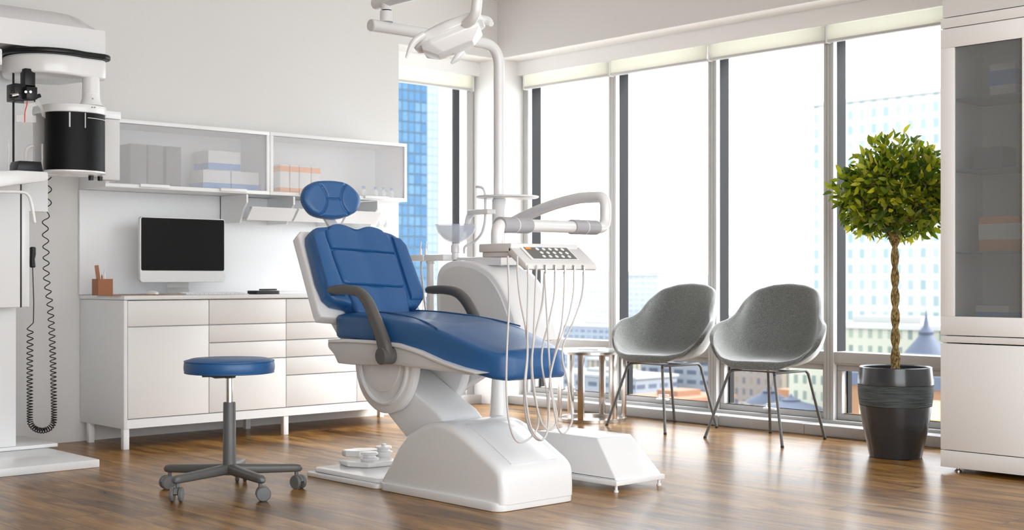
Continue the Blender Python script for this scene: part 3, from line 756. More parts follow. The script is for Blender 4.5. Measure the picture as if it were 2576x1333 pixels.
# ---- backrest: local frame, u across, v up along the back, w out of the cushion
b0=Vector((3.755,5.055,.765)); b1=Vector((3.785,5.315,1.165))
vv=(b1-b0).normalized(); BL=(b1-b0).length
uu=Vector((1,0,0)); ww=uu.cross(vv)*1.0
ww=-vv.cross(uu) ; ww=Vector((0,-vv.z,vv.y)).normalized()
uu=(uu-vv*uu.dot(vv)).normalized()
MB_=basis(b0,uu,vv,ww)
def sh_out(w1,w0,h0,h1,r=.04):
    pts=[(-w0/2,h0+.0),(w0/2,h0+.0),(w1/2,h0+.07),(w1/2*.985,h1-.02),(w1/2*.93,h1),(-w1/2*.93,h1),(-w1/2*.985,h1-.02),(-w1/2,h0+.07)]
    return pts
# white shell behind
shell=[(-.10,-.13),(.10,-.13),(.12,-.05),(.20,-.015),(.295,-.015),(.30,.02),(.275,BL-.06),(.255,BL-.01),(.20,BL+.01),(.06,BL-.005),(0,BL-.02),(-.06,BL+.005),(-.20,BL+.0),(-.262,BL-.005),(-.285,BL-.03),(-.30,.02),(-.295,-.01),(-.20,-.015),(-.12,-.05)]
part('back_shell',M['plastic'],ch,lambda b: slab(b,resample(shell,.05),.055,MB_@Matrix.Translation((0,0,-.045)),rnd=.012,n=4))
def backout():
    # closed outline of the cushion with a scalloped top
    o=[]
    for k in range(25):
        u=-.262+.524*k/24; v=BL-.025+.020*math.exp(-((u+.10)/.07)**2)+.022*math.exp(-((u-.10)/.08)**2)-.012*math.exp(-(u/.05)**2)-.03*max(0,(abs(u)-.2)/.06)**2
        o.append((u,v))
    o=o[::-1]  # right to left
    o+=[(-.272,BL*.8),(-.280,BL*.5),(-.285,.16),(-.275,.07),(-.245,.035),(-.17,.02),(-.13,-.02),(0,-.03),(.13,-.02),(.17,.02),(.235,.03),(.268,.06),(.278,.14),(.275,BL*.5),(.268,BL*.8)]
    return o
BO=resample(backout(),.03)
part('back_cushion',M['blue'],ch,lambda b: slab(b,BO,.075,MB_@Matrix.Translation((0,0,.012)),rnd=.026,n=6,hf=lambda u,v: -.022*math.exp(-(u/.14)**4)*0+.0))
# centre panels of the back
def cp(h0,h1,w0,w1,topround=False):
    r=.03; o=[]
    pts=[(w0/2,h0),(w1/2,h1),(-w1/2,h1),(-w0/2,h0)]
    for i in range(4):
        p=Vector(pts[i]); a=(Vector(pts[i-1])-p); c=(Vector(pts[(i+1)%4])-p)
        p0=p+a.normalized()*r; p1=p+c.normalized()*r
        for k in range(6):
            t=k/5; o.append(tuple((1-t)**2*p0+2*t*(1-t)*p+t*t*p1))
    return resample(o,.03)
wave=lambda u,v: -.007*math.exp(-(u/.045)**2)
def toppanel():
    o=[(-.185,.322),(.185,.322),(.190,BL-.09),(.183,BL-.05)]
    for k in range(21):
        u=.170-.34*k/20; o.append((u,BL-.030+.022*math.exp(-((u+.10)/.065)**2)+.024*math.exp(-((u-.09)/.075)**2)-.010*math.exp(-((u+.01)/.04)**2)-.02*max(0,(abs(u)-.14)/.03)**2))
    o+=[(-.183,BL-.05),(-.190,BL-.09)]
    return resample(o,.03)
part('back_panel',M['blue'],ch,lambda b: slab(b,toppanel(),.053,MB_@Matrix.Translation((0,0,.048)),rnd=.020,n=6,dome=.003,hf=wave,back=False))
for h0,h1,w0,w1 in ((-.040,.120,.30,.355),(.124,.318,.355,.380)):
    part('back_panel',M['blue'],ch,lambda b: slab(b,cp(h0,h1,w0,w1),.053,MB_@Matrix.Translation((0,0,.048)),rnd=.020,n=6,dome=.004,hf=wave,back=False))
# side bolsters
for sx in (-1,1):
    def bol(b):
        o=[(sx*.188,.055),(sx*.262,.060),(sx*.276,.10),(sx*.268,BL-.09),(sx*.245,BL-.055),(sx*.200,BL-.05)]
        if sx<0: o=o[::-1]
        slab(b,resample(o,.03),.042,MB_@Matrix.Translation((0,0,.060)),rnd=.022,n=6,dome=.006,back=False)
    part('side_bolster',M['blue'],ch,bol)
# hinge bracket between seat and back
part('back_bracket',M['plastic2'],ch,lambda b: prism(b,[(5.20,.83),(5.24,.80),(5.14,.70),(5.02,.60),(4.97,.66),(5.04,.74),(5.10,.80)],3.60,3.95,'X',bev=.008))
# headrest
hp=uD(822,560,6.52)
hc=Vector((3.765,5.425,1.338)); hv=(Vector((0,.16,1))).normalized(); hw_=Vector((-.10,-hv.z,hv.y)).normalized(); hu=hv.cross(hw_)*-1; hu=hw_.cross(hv)*-1
if hu.x<0: hu=-hu
HM=basis(hc,hu,hv,hw_)
oct_=[(.085,-.082),(.135,-.055),(.163,.0),(.140,.045),(.090,.082),(.03,.094),(-.04,.094),(-.095,.085),(-.142,.055),(-.163,.0),(-.14,-.055),(-.105,-.082),(-.04,-.095),(.03,-.095)]
def hh(u,v):
    # seams: two bows left and right, one straight line between
    xs=.052+.9*v*v/.09*.09
    bow=.040+6.2*v*v
    g=-.009*math.exp(-((abs(u)-bow)/.0075)**2)
    if abs(u)<bow: g+=-.005*math.exp(-(v/.005)**2)+.002-.05*v*v
    else: g+=.003-.9*max(0,abs(u)-bow-.03)**2
    return g
def headr(b):
    n=1
    o=resample([(p.x,p.y) for p in smooth_path([Vector((a,c,0)) for a,c in oct_+oct_[:1]],4)[:-1]],.0045); 
    cu=cv=0; N=len(o); secs=[]
    for s,wv in ((.05,-.02),(.7,-.02),(.9,-.014),(1.0,.004),(1.0,.022)): secs.append([HM@Vector((p[0]*s,p[1]*s,wv)) for p in o])
    for i in range(48):
        s=1-i/48; 
        q=max(0,(s-.80)/.20); edge=.022*(math.sqrt(max(0,1-q*q)))
        secs.append([HM@Vector((p[0]*s*.995,p[1]*s*.995,.026+edge+hh(p[0]*s,p[1]*s)*min(1,(1-s)*12))) for p in o])
    loft(b,secs)
part('headrest',M['blue'],ch,headr,ang=80)
def hpost(b):
    c=MB_@Vector((-.01,BL-.03,-.02)); t=hc+Vector((-.012,.03,-.05))
    m=basis(c,Vector((1,0,0)),(t-c).normalized(),Vector((1,0,0)).cross((t-c).normalized()))
    L_=(t-c).length
    box(b,-.030,.030,0,L_,-.008,.008,.004,m=m)
    box(b,-.042,.042,.045,.080,-.016,.016,.010,m=m)
part('headrest_post',M['plastic2'],ch,hpost)
# armrests: swept blade
def armrest(x,ppx,ox,oy,s,name,pivot,xw=.045):
    P=[]
    for (a,c,wd) in ppx:
        y,z=zo(a,c,ox,oy,s,x); P.append((Vector((x,y,z)),wd))
    pts=smooth_path([p for p,_ in P],6); ws=[]
    n=len(P)
    for i in range(len(pts)):
        t=i/6; k=min(int(t),n-2); ws.append(P[k][1]+(P[k+1][1]-P[k][1])*(t-k))
    def fn(b):
        secs=[]
        for i,p in enumerate(pts):
            t=(pts[min(i+1,len(pts)-1)]-pts[max(i-1,0)]).normalized(); nn=Vector((0,-t.z,t.y)); xx=Vector((1,0,0))
            w=ws[i]; e=1.0
            if i==0: e=.55
            if i==1: e=.85
            o=rrect(xw*e,w*e,min(w*e,xw*e)*.42,4)
            secs.append([p+xx*q[0]+nn*q[1] for q in o])
        loft(b,secs)
    a=part(name,M['arm'],ch,fn,ang=50)
    part('pivot_cap',M['arm'],a,lambda b: lathe(b,[(.001,-.034),(.034,-.034),(.038,-.030),(.038,.03),(.001,.03)],(x,pts[-1].y,pts[-1].z),24,ax='X'))
    return a
near=[(262,152,.030),(330,148,.045),(420,148,.045),(500,170,.046),(560,240,.050),(610,350,.055),(650,450,.060),(685,560,.070),(700,650,.078)]
armrest(3.51,near,740,680,3.03,'armrest',None)
zfix=(None)
nearP=[zo(a,c,740,680,3.03,3.51) for a,c,_ in near]
farP=[(1012,150,.030),(1070,148,.042),(1150,148,.044),(1240,170,.046),(1310,235,.050),(1370,340,.055),(1410,430,.060),(1445,530,.070),(1460,610,.078)]
armrest(4.10,farP,740,680,3.03,'armrest',None)
# ================================================================ FOOT PEDAL
fp=thing('foot_control',uZ(925,1160,.043),'white foot control with round pedal discs on the foot plate behind the chair base','foot control')
fx,fy=fp.location.x,fp.location.y
fc0=uZ(935,1165,.05)
part('pedal_base',M['plastic'],fp,lambda b: slab(b,resample([(fc0.x-.10,fc0.y+.13),(fc0.x-.13,fc0.y+.02),(fc0.x-.08,fc0.y-.08),(fc0.x+.08,fc0.y-.10),(fc0.x+.13,fc0.y+.0),(fc0.x+.08,fc0.y+.10)],.03),.022,Matrix.Translation((0,0,.043)),rnd=.01))
part('pedal_disc',M['plastic'],fp,lambda b: lathe(b,[(.001,.065),(.040,.065),(.046,.074),(.046,.080),(.032,.084),(.030,.092),(.042,.097),(.043,.103),(.036,.108),(.001,.110)],(fc0.x-.02,fc0.y-.01,0),28))
fc1=uZ(965,1140,.08)
part('pedal_disc',M['plastic'],fp,lambda b: lathe(b,[(.001,.065),(.040,.065),(.046,.080),(.046,.090),(.034,.094),(.030,.104),(.042,.108),(.040,.116),(.012,.118),(.012,.128),(.001,.130)],(fc1.x,fc1.y,0),28))
part('toe_plate',M['plastic'],fp,lambda b: slab(b,resample([(fc1.x-.14,fc1.y+.16),(fc1.x-.16,fc1.y+.10),(fc1.x-.12,fc1.y+.04),(fc1.x+.02,fc1.y+.02),(fc1.x+.02,fc1.y+.12),(fc1.x-.04,fc1.y+.17)],.03),.030,Matrix.Translation((0,0,.066)),rnd=.01))
# ================================================================ WHITE JUNCTION BOX ON THE FLOOR
jb=thing('junction_box',(4.48,4.33,0),'low white floor box with sloping ends to the right of the dental chair base','box')
jx0,jx1,jy0,jy1=4.312,4.640,4.0,4.66
part('base_tray',M['plastic'],jb,lambda b: box(b,jx0,jx1,jy0,jy1,.030,.052,.003))
def jcov(b):
    P=[(jy0+.014,.052),(jy0+.014,.060),(jy0+.135,.232),(jy1-.13,.232),(jy1-.014,.060),(jy1-.014,.052)]
    A=[(jx0+.012,y,z) for y,z in P]; B_=[(jx1-.012,y,z) for y,z in P]
    secs=[]
    for t in (0,1):
        x=(jx0+.012,jx1-.012)[t]; secs.append([(x+ (0 if z<.1 else (.006 if t==0 else -.07)),y,z) for y,z in P])
    loft(b,secs); es=[e for e in b.edges if e.calc_face_angle(0)>.3]; bmesh.ops.bevel(b,geom=es,offset=.008,segments=3,profile=.5,affect='EDGES')
part('cover',M['plastic'],jb,jcov)
for x in (jx0+.02,jx1-.02):
    for y in (jy0+.02,jy1-.02):
        part('foot',M['plastic'],jb,lambda b: lathe(b,[(.001,0),(.011,0),(.011,.008),(.007,.010),(.007,.031),(.001,.031)],(x,y,0),14))
# ================================================================ SPITTOON UNIT
PX,PY=4.50,4.985
du=thing('dental_unit',(PX,PY,0),'white rounded spittoon unit on a post behind the dental chair, with lamp pole','dental unit')
part('floor_post',M['plastic'],du,lambda b: lathe(b,[(.001,0),(.11,0),(.11,.012),(.075,.03),(.060,.10),(.046,.30),(.038,.45),(.036,.80),(.001,.80)],(PX,PY,0),32))
part('underseat_link',M['plastic'],ch,lambda b: prism(b,[YZ(px,py,4.0) for px,py in ((1160,938),(1222,938),(1215,948),(1150,990),(1134,992))],3.99,4.03,'X',bev=.005))
ux0,ux1=4.35,4.64
def Uz(px,py): return YZ(px,py,ux0)
hull=[Uz(*p) for p in ((1097,830),(1094,760),(1095,700),(1104,672),(1128,656),(1165,655),(1205,666),(1240,690),(1270,735),(1292,790),(1303,830),(1307,858),(1250,872),(1150,872))]
def unitb(b):
    HP=smooth_path([Vector((0,a,c)) for a,c in hull[:12]],4)+[Vector((0,hull[12][0],hull[12][1])),Vector((0,hull[13][0],hull[13][1]))]
    yc=sum(p.y for p in HP)/len(HP); zc_=sum(p.z for p in HP)/len(HP); secs=[]
    for x,s in ((ux0,.93),(ux0+.004,.96),(ux0+.016,.985),(ux0+.035,1.0),(ux1-.05,1.0),(ux1-.02,.985),(ux1-.005,.955),(ux1,.93)):
        secs.append([(x,yc+(p.y-yc)*s,zc_+(p.z-zc_)*s) for p in HP])
    loft(b,secs)
part('unit_body',M['plastic'],du,unitb,ang=60)
def inlay(b):
    HP=smooth_path([Vector((0,a,c)) for a,c in hull[:12]],4)
    yc=sum(p.y for p in HP)/len(HP); zc_=sum(p.z for p in HP)/len(HP)
    P=[(yc+(p.y-yc)*.84-.0,zc_+(p.z-zc_)*.84-.008) for p in HP]
    prism(b,P,ux0-.007,ux0+.01,'X',bev=.004)
part('side_panel',M['plastic2'],du,inlay)
part('top_deck',M['plastic'],du,lambda b: box(b,4.40,4.62,4.86,5.20,1.02,1.062,.006))
# pole: from the deck up, elbow, horizontal boom over the patient
ph_=2.135
part('lamp_pole',M['pipe'],du,lambda b: tube(b,fillet([(PX,PY,.80),(PX,PY,ph_),(3.695,PY,ph_)],.11,10),.0285,24))
part('pole_joint_ring',M['plastic2'],du,lambda b: lathe(b,[(.0286,1.888),(.0292,1.888),(.0292,1.891),(.0286,1.891)],(PX,PY,0),24))
part('boom_end_cap',M['plastic2'],du,lambda b: tube(b,[(3.6945,PY,ph_),(3.690,PY,ph_)],.0265,24))
part('pole_foot_collar',M['plastic'],du,lambda b: lathe(b,[(.0285,1.05),(.036,1.055),(.036,1.35),(.034,1.355),(.0285,1.36)],(PX,PY,0),28))
part('round_tray',M['lac'],du,lambda b: lathe(b,[(.029,1.360),(.15,1.361),(.158,1.364),(.160,1.371),(.157,1.372),(.15,1.365),(.029,1.365)],(PX+.04,PY-.02,0),40))
# bowl
bc=uX(1146,600,4.42); by,bz=bc.y,0
part('bowl',M['bowl'],du,lambda b: lathe(b,[(.012,1.135),(.03,1.137),(.065,1.155),(.095,1.19),(.107,1.228),(.111,1.232),(.104,1.228),(.09,1.19),(.06,1.16),(.03,1.145),(.012,1.142)],(4.42,by,0),36))
part('bowl_stem',M['pipe'],du,lambda b: lathe(b,[(.001,1.05),(.020,1.05),(.020,1.085),(.024,1.088),(.024,1.12),(.018,1.134),(.001,1.134)],(4.42,by,0),24))
def P4(px,py,X=4.44): return uX(px,py,X)
part('rinse_tube',M['pipe'],du,lambda b: tube(b,smooth_path([P4(1168,636),P4(1170,620,4.42),P4(1190,610),P4(1210,590),P4(1219,562),P4(1221,535),P4(1221,505),P4(1220,485),P4(1214,473),P4(1202,470),P4(1198,471)],5),.0065,10))
part('cup_holder_arm',M['plastic'],du,lambda b: (box(b,4.41,4.48,P4(1237,535).y,P4(1186,535).y,P4(1200,540).z,P4(1200,528).z,.005),tube(b,smooth_path([P4(1190,535),P4(1180,545),P4(1176,560),P4(1172,580,4.45)],4),.016,10)))
# assistant's instrument holder
hx=4.40; hc_=uX(1083,640,hx)
ah=thing('assistant_holder',(hx,hc_.y,0),'white assistant instrument holder on a thin post between chair back and unit','instrument holder')
part('post',M['pipe'],ah,lambda b: lathe(b,[(.001,0),(.09,0),(.09,.012),(.022,.02),(.020,1.03),(.024,1.035),(.024,1.045),(.001,1.045)],(hx,hc_.y,0),24))
ya_,yb_=uX(1128,630,hx).y,uX(1030,630,hx).y
part('holder_bar',M['plastic'],ah,lambda b: (box(b,hx-.035,hx+.035,ya_,hc_.y+.015,1.045,1.078,.006),prism(b,[(hx-.04,hc_.y+.014),(hx+.04,hc_.y+.014),(hx+.03,yb_-.012),(hx+.005,yb_),(hx-.03,yb_-.02)],1.045,1.078,'Z',bev=.004)))
for px in (1058,1071):
    c=uX(px,625,hx); part('suction_tip',M['plastic'],ah,lambda b: tube(b,[(hx,c.y,1.078),(hx,c.y,1.105),(hx,c.y,1.115),(hx+.005,c.y,1.15)],[.008,.007,.003,.002],8))
hh0=uX(1060,642,hx)
part('suction_hose',M['hose'],ah,lambda b: tube(b,smooth_path([(hx,hh0.y,1.045),(hx,hh0.y,.98),uX(1062,700,hx),uX(1068,760,hx),uX(1078,830,hx),uX(1090,880,hx)],5),.0055,8))
# ================================================================ DENTAL LAMP
lp=thing('dental_lamp',(3.80,4.55,2.03),'white dental operating lamp with two handles on a jointed arm above the chair','lamp')
part('arm_joint',M['pipe'],lp,lambda b: (tube(b,[(3.785,PY,2.1625),(3.785,PY,2.212)],.031,20),tube(b,[(3.785,PY,2.218),(3.785,PY,2.25)],.026,20)))
part('joint_ring',M['black'],lp,lambda b: tube(b,[(3.785,PY,2.212),(3.785,PY,2.218)],.022,16))
def upper(b): tube(b,fillet([(3.785,PY+.085,2.262),(3.785,4.20,2.262)],.05),.029,20)
part('upper_arm',M['pipe'],lp,upper)
lc=Vector((3.805,4.53,2.02))
part('drop_arm',M['pipe'],lp,lambda b: tube(b,fillet([(3.785,4.225,2.262),(3.80,4.34,2.25),(3.802,4.365,2.10),lc+Vector((0,-.095,.055))],.06,6),.0235,20))
# head local frame: u along the long side, v across, w = light direction upward normal
lu=Vector((-.58,.58,-.34)).normalized(); lw=Vector((.16,.10,1)); lw=(lw-lu*lw.dot(lu)).normalized(); lv=lw.cross(lu)
LM=basis(lc,lu,lv,lw)
def headshell(b):
    o=resample([(-.165,-.05),(-.12,-.085),(.0,-.09),(.11,-.075),(.165,-.035),(.17,.03),(.12,.075),(.0,.09),(-.12,.085),(-.165,.05)],.02)
    slab(b,o,.045,LM@Matrix.Translation((0,0,.012)),rnd=.022,dome=.022,n=6)
part('head_shell',M['plastic'],lp,headshell,ang=60)
def lens(b):
    A=[(-.135,-.06),(-.09,-.078),(.09,-.078),(.135,-.055),(.135,.055),(.09,.078),(-.09,.078),(-.135,.06)]
    B_=[(u*.62,v*.55) for u,v in A]
    secs=[[LM@Vector((u,v,.014)) for u,v in A],[LM@Vector((u*1.02,v*1.02,-.012)) for u,v in A],[LM@Vector((u,v,-.055)) for u,v in B_]]
    loft(b,secs); es=[e for e in b.edges if e.calc_face_angle(0)>.3]; bmesh.ops.bevel(b,geom=es,offset=.005,segments=2,profile=.5,affect='EDGES')
part('light_housing',M['plastic'],lp,lens)
part('yoke',M['plastic'],lp,lambda b: tube(b,smooth_path([LM@Vector((.165,.0,.035)),LM@Vector((.10,-.02,.072)),LM@Vector((0,-.03,.082)),LM@Vector((-.10,-.03,.066)),LM@Vector((-.175,-.02,.03)),LM@Vector((-.19,.0,-.005))],5),[.012+.014*math.sin(math.pi*i/25) for i in range(26)],14))
def handle(base,tip,mid):
    return lambda b: tube(b,smooth_path([base,mid,tip],7),[.0035+.013*math.sin(math.pi*(.30+.66*i/14)) for i in range(15)],12)
hA=[uD(1068,85,5.83),uD(1040,108,5.83),uD(1022,142,5.83)]
hB=[uD(1166,128,5.95),uD(1150,145,5.95),uD(1135,160,5.95)]
part('handle',M['plastic'],lp,handle(hA[0],hA[2]+Vector((0,0,-.006)),hA[1]))
part('handle',M['plastic'],lp,handle(hB[0],hB[2],hB[1]))
# ================================================================ DELIVERY TRAY
dt=thing('instrument_delivery_tray',(3.77,3.96,1.0),'pale instrument tray with key panel and hanging white hoses','instrument tray')
E2=Vector((4.52,4.264,1.19)); T1=Vector((3.66,4.065,1.175))
zt=1.345
part('curved_arm',M['pipe'],dt,lambda b: tube(b,fillet(smooth_path([(4.5,4.95,1.215),(4.502,4.80,1.262),(4.508,4.62,1.308),(4.515,4.45,1.335),(4.52,4.36,1.338)],4)+[Vector((4.52,4.262,1.335)),Vector((4.52,4.262,1.19)),E2+(T1-E2)*.13],.075,8),.0265,22))
for a,c in ((.10,.34),(.74,.98)):
    a1=E2+(T1-E2)*a; c1=E2+(T1-E2)*c
    part('joint_sleeve',M['sleeve'],dt,lambda b: (tube(b,[a1,a1+(c1-a1)*.49],.0335,24),tube(b,[a1+(c1-a1)*.51,c1],.0335,24)))
    part('sleeve_ring',M['lac'],dt,lambda b: tube(b,[a1+(c1-a1)*.49,a1+(c1-a1)*.51],.0338,24))
part('straight_arm',M['pipe'],dt,lambda b: tube(b,fillet([E2+(T1-E2)*.32,T1,T1+Vector((-.0,-.0,-.085))],.06,8),.027,22))
ty_f,ty_b=3.86,4.085; tx0,tx1=3.575,3.965
part('tray_deck',M['plastic2'],dt,lambda b: (prism(b,[(ty_b,1.094),(ty_b,1.060),(ty_f+.03,1.060),(ty_f+.03,1.094)],tx0,tx1-.01,'X',bev=.004),box(b,tx0+.01,tx1-.02,ty_f+.05,ty_b-.01,1.040,1.060,.003)))
def tfront(b):
    prism(b,[(ty_f+.045,1.086),(ty_f-.055,1.012),(ty_f-.06,.990),(ty_f-.045,.985),(ty_f+.05,1.050)],tx0+.0,tx1+.015,'X',bev=.005)
fpn=part('front_console',M['plastic2'],dt,tfront)
# key panel lying on the sloping face
fa=Vector((tx0+.055,ty_f+.038,1.081)); fd=Vector((0,-.100,-.074)).normalized(); fn_=Vector((0,-fd.z*-1,0)); fn_=Vector((1,0,0)).cross(fd)*-1
if fn_.z<0: fn_=-fn_
KM=basis(Vector((tx0+.185,ty_f-.004,1.0500))+fn_*.002,Vector((1,0,0)),-fd,fn_)
def kbx(b,u,v,w,h,d0,d1): box(b,u-w/2,u+w/2,v-h/2,v+h/2,d0,d1,m=KM)
part('key_panel_rim',M['dots'],dt,lambda b: kbx(b,.0,.004,.27,.088,0,.0015))
kp=part('key_panel',M['panel'],dt,lambda b: kbx(b,.004,.004,.248,.078,.0016,.0026))
for r_ in range(3):
    for c_ in range(5):
        part('key',M['dots'],kp,lambda b: lathe(b,[(.0005,.0027),(.0085,.0027),(.0085,.0042),(.0005,.0042)],(-.052+c_*.036+(.006 if r_==1 else 0),.030-r_*.025,0),12,m=KM))
part('orange_key_row',M['orange'],kp,lambda b: (kbx(b,-.100,.034,.03,.011,.0027,.004),))
part('blue_key',M['bluec'],kp,lambda b: kbx(b,-.028,.041,.024,.004,.0027,.004))
# instrument holders and hoses
for i,px in enumerate((1371,1395,1419,1443,1467)):
    q=uY(px,665,ty_f-.062)
    part('hose_clip',M['chrome'],dt,lambda b: (tube(b,[(q.x,ty_f-.058,1.004),(q.x,ty_f-.066,1.0),(q.x,ty_f-.068,.972)],.005,8),))
def hz(pts,d=None,Y=ty_f-.068):
    out=[]
    for k,(x,y) in enumerate(pts): out.append(uY(x/3.03+740,y/3.03+680,Y+ (.006*k if d is None else d*k)))
    return smooth_path(out,6)
H_=[
 ([(1628,-110),(1634,60),(1638,250),(1622,600),(1617,860),(1630,1100),(1665,1250),(1715,1310),(1790,1285),(1845,1220),(1862,1150),(1850,1040),(1820,900),(1808,690),(1835,500),(1890,260),(1905,60),(1908,10)],.004),
 ([(1700,-110),(1706,60),(1725,230),(1765,440),(1780,600),(1768,800),(1752,950),(1765,1100),(1795,1210),(1835,1275),(1880,1295),(1922,1250),(1938,1150),(1928,950),(1888,720),(1898,560),(1940,400),(1980,200),(1987,10)],.004),
 ([(1780,-40),(1784,100),(1778,400),(1776,650),(1758,850),(1770,1000),(1800,1180),(1850,1270),(1900,1285),(1935,1200),(1945,1000),(1950,820),(1990,620),(2040,400),(2058,150),(2058,10)],.002),
 ([(1850,-40),(1842,100),(1826,500),(1813,680),(1822,850),(1860,1080),(1905,1190),(1950,1215),(1990,1180),(2000,1090),(1965,920),(1946,700),(1932,430),(1916,150),(1908,10)],.003),
 ([(2132,10),(2130,150),(2095,340),(2010,580),(1965,740),(1950,860),(1975,1020),(1998,1150),(2020,1220),(2055,1243),(2095,1200),(2120,1110),(2085,850),(2046,680),(2055,560),(2120,410),(2185,230),(2205,100),(2204,10)],.003)]
for pts,d in H_:
    part('hose',M['hose'],dt,lambda b: tube(b,hz(pts,d),.0040,8))
# ================================================================ STOOL
SC=Vector((3.068,5.195,0))
st=thing('swivel_stool',SC,'round blue swivel stool on a grey five-star base with castors','stool')
sx,sy=SC.x,SC.y
def seat_(b): lathe(b,[(.001,.598),(.10,.600),(.165,.597),(.188,.590),(.1955,.584),(.1985,.576),(.200,.560),(.199,.545),(.195,.534),(.188,.531),(.001,.531)],(sx,sy,0),56)
s_=part('seat',M['blue'],st,seat_)
part('seat_piping',M['blue'],s_,lambda b:(tube(b,[(sx+.1965*math.cos(a*math.pi/32),sy+.1965*math.sin(a*math.pi/32),.5855) for a in range(65)],.0028,6),tube(b,[(sx+.1955*math.cos(a*math.pi/32),sy+.1955*math.sin(a*math.pi/32),.535) for a in range(65)],.0028,6)))
part('seat_plate',M['greymetal'],st,lambda b:(lathe(b,[(.001,.5305),(.045,.5305),(.045,.524),(.025,.516),(.020,.508),(.001,.508)],(sx,sy,0),24)))
part('height_lever',M['greymetal'],st,lambda b: tube(b,fillet([(sx,sy,.515),(sx-.05,sy+.03,.514),(sx-.085,sy+.055,.516),(sx-.075,sy+.075,.518)],.01),[.006]*1+[.006]*19,8) if False else tube(b,[(sx+.022,sy-.015,.515),(sx,sy,.515),(sx-.055,sy+.03,.513),(sx-.065,sy+.045,.519),(sx-.098,sy+.068,.519)],.006,8))
part('gas_lift',M['chrome'],st,lambda b: lathe(b,[(.001,.39),(.0155,.39),(.0155,.512),(.001,.512)],(sx,sy,0),24))
part('column',M['greymetal'],st,lambda b: lathe(b,[(.001,.075),(.030,.078),(.029,.14),(.0275,.396),(.026,.401),(.001,.401)],(sx,sy,0),28))
for k in range(5):
    a=math.radians(193+72*k); d=Vector((math.cos(a),math.sin(a),0)); s2=Vector((-d.y,d.x,0)); tip=SC+d*.30
    def arm_(b):
        secs=[]
        for t,w,h0,h1 in ((0,.026,.082,.128),(.08,.025,.080,.126),(.5,.0225,.078,.118),(.9,.020,.076,.112),(.97,.018,.077,.109),(1.0,.010,.084,.100)):
            c=SC+d*(.325*t); o=[]
            for q in rrect(w*2,h1-h0,min(w,(h1-h0)/2)*.75,4): o.append(c+s2*q[0]+Vector((0,0,(h0+h1)/2+q[1])))
            secs.append(o)
        loft(b,secs)
    am=part('leg',M['greymetal'],st,arm_,ang=50)
    ca=a+[.6,1.2,-1.0,.3,.9][k]; cd_=Vector((math.cos(ca),math.sin(ca),0)); ct=Vector((-cd_.y,cd_.x,0)); off=tip+cd_*.012
    def cst(b):
        m=basis(off+Vector((0,0,.0315)),cd_,Vector((0,0,1)),ct)
        tube(b,[tip+Vector((0,0,.055)),tip+Vector((0,0,.080))],.009,10)
        P=[(.030*math.cos(math.radians(x)),.030*math.sin(math.radians(x))) for x in range(10,171,16)]
        prism(b,P+[(-.012,-.002),(.012,-.002)],-.008,.008,'Z',m=m)
    part('castor_fork',M['caster'],am,cst)
    for w_ in (-1,1):
        part('castor_wheel',M['caster'],am,lambda b: lathe(b,[(.001,.0),(.022,0),(.029,.001),(.0315,.004),(.0315,.013),(.028,.0165),(.001,.0175)],(0,0,.0095),24,m=basis(off+Vector((0,0,.0315)),cd_,Vector((0,0,1))*1,ct*w_)))
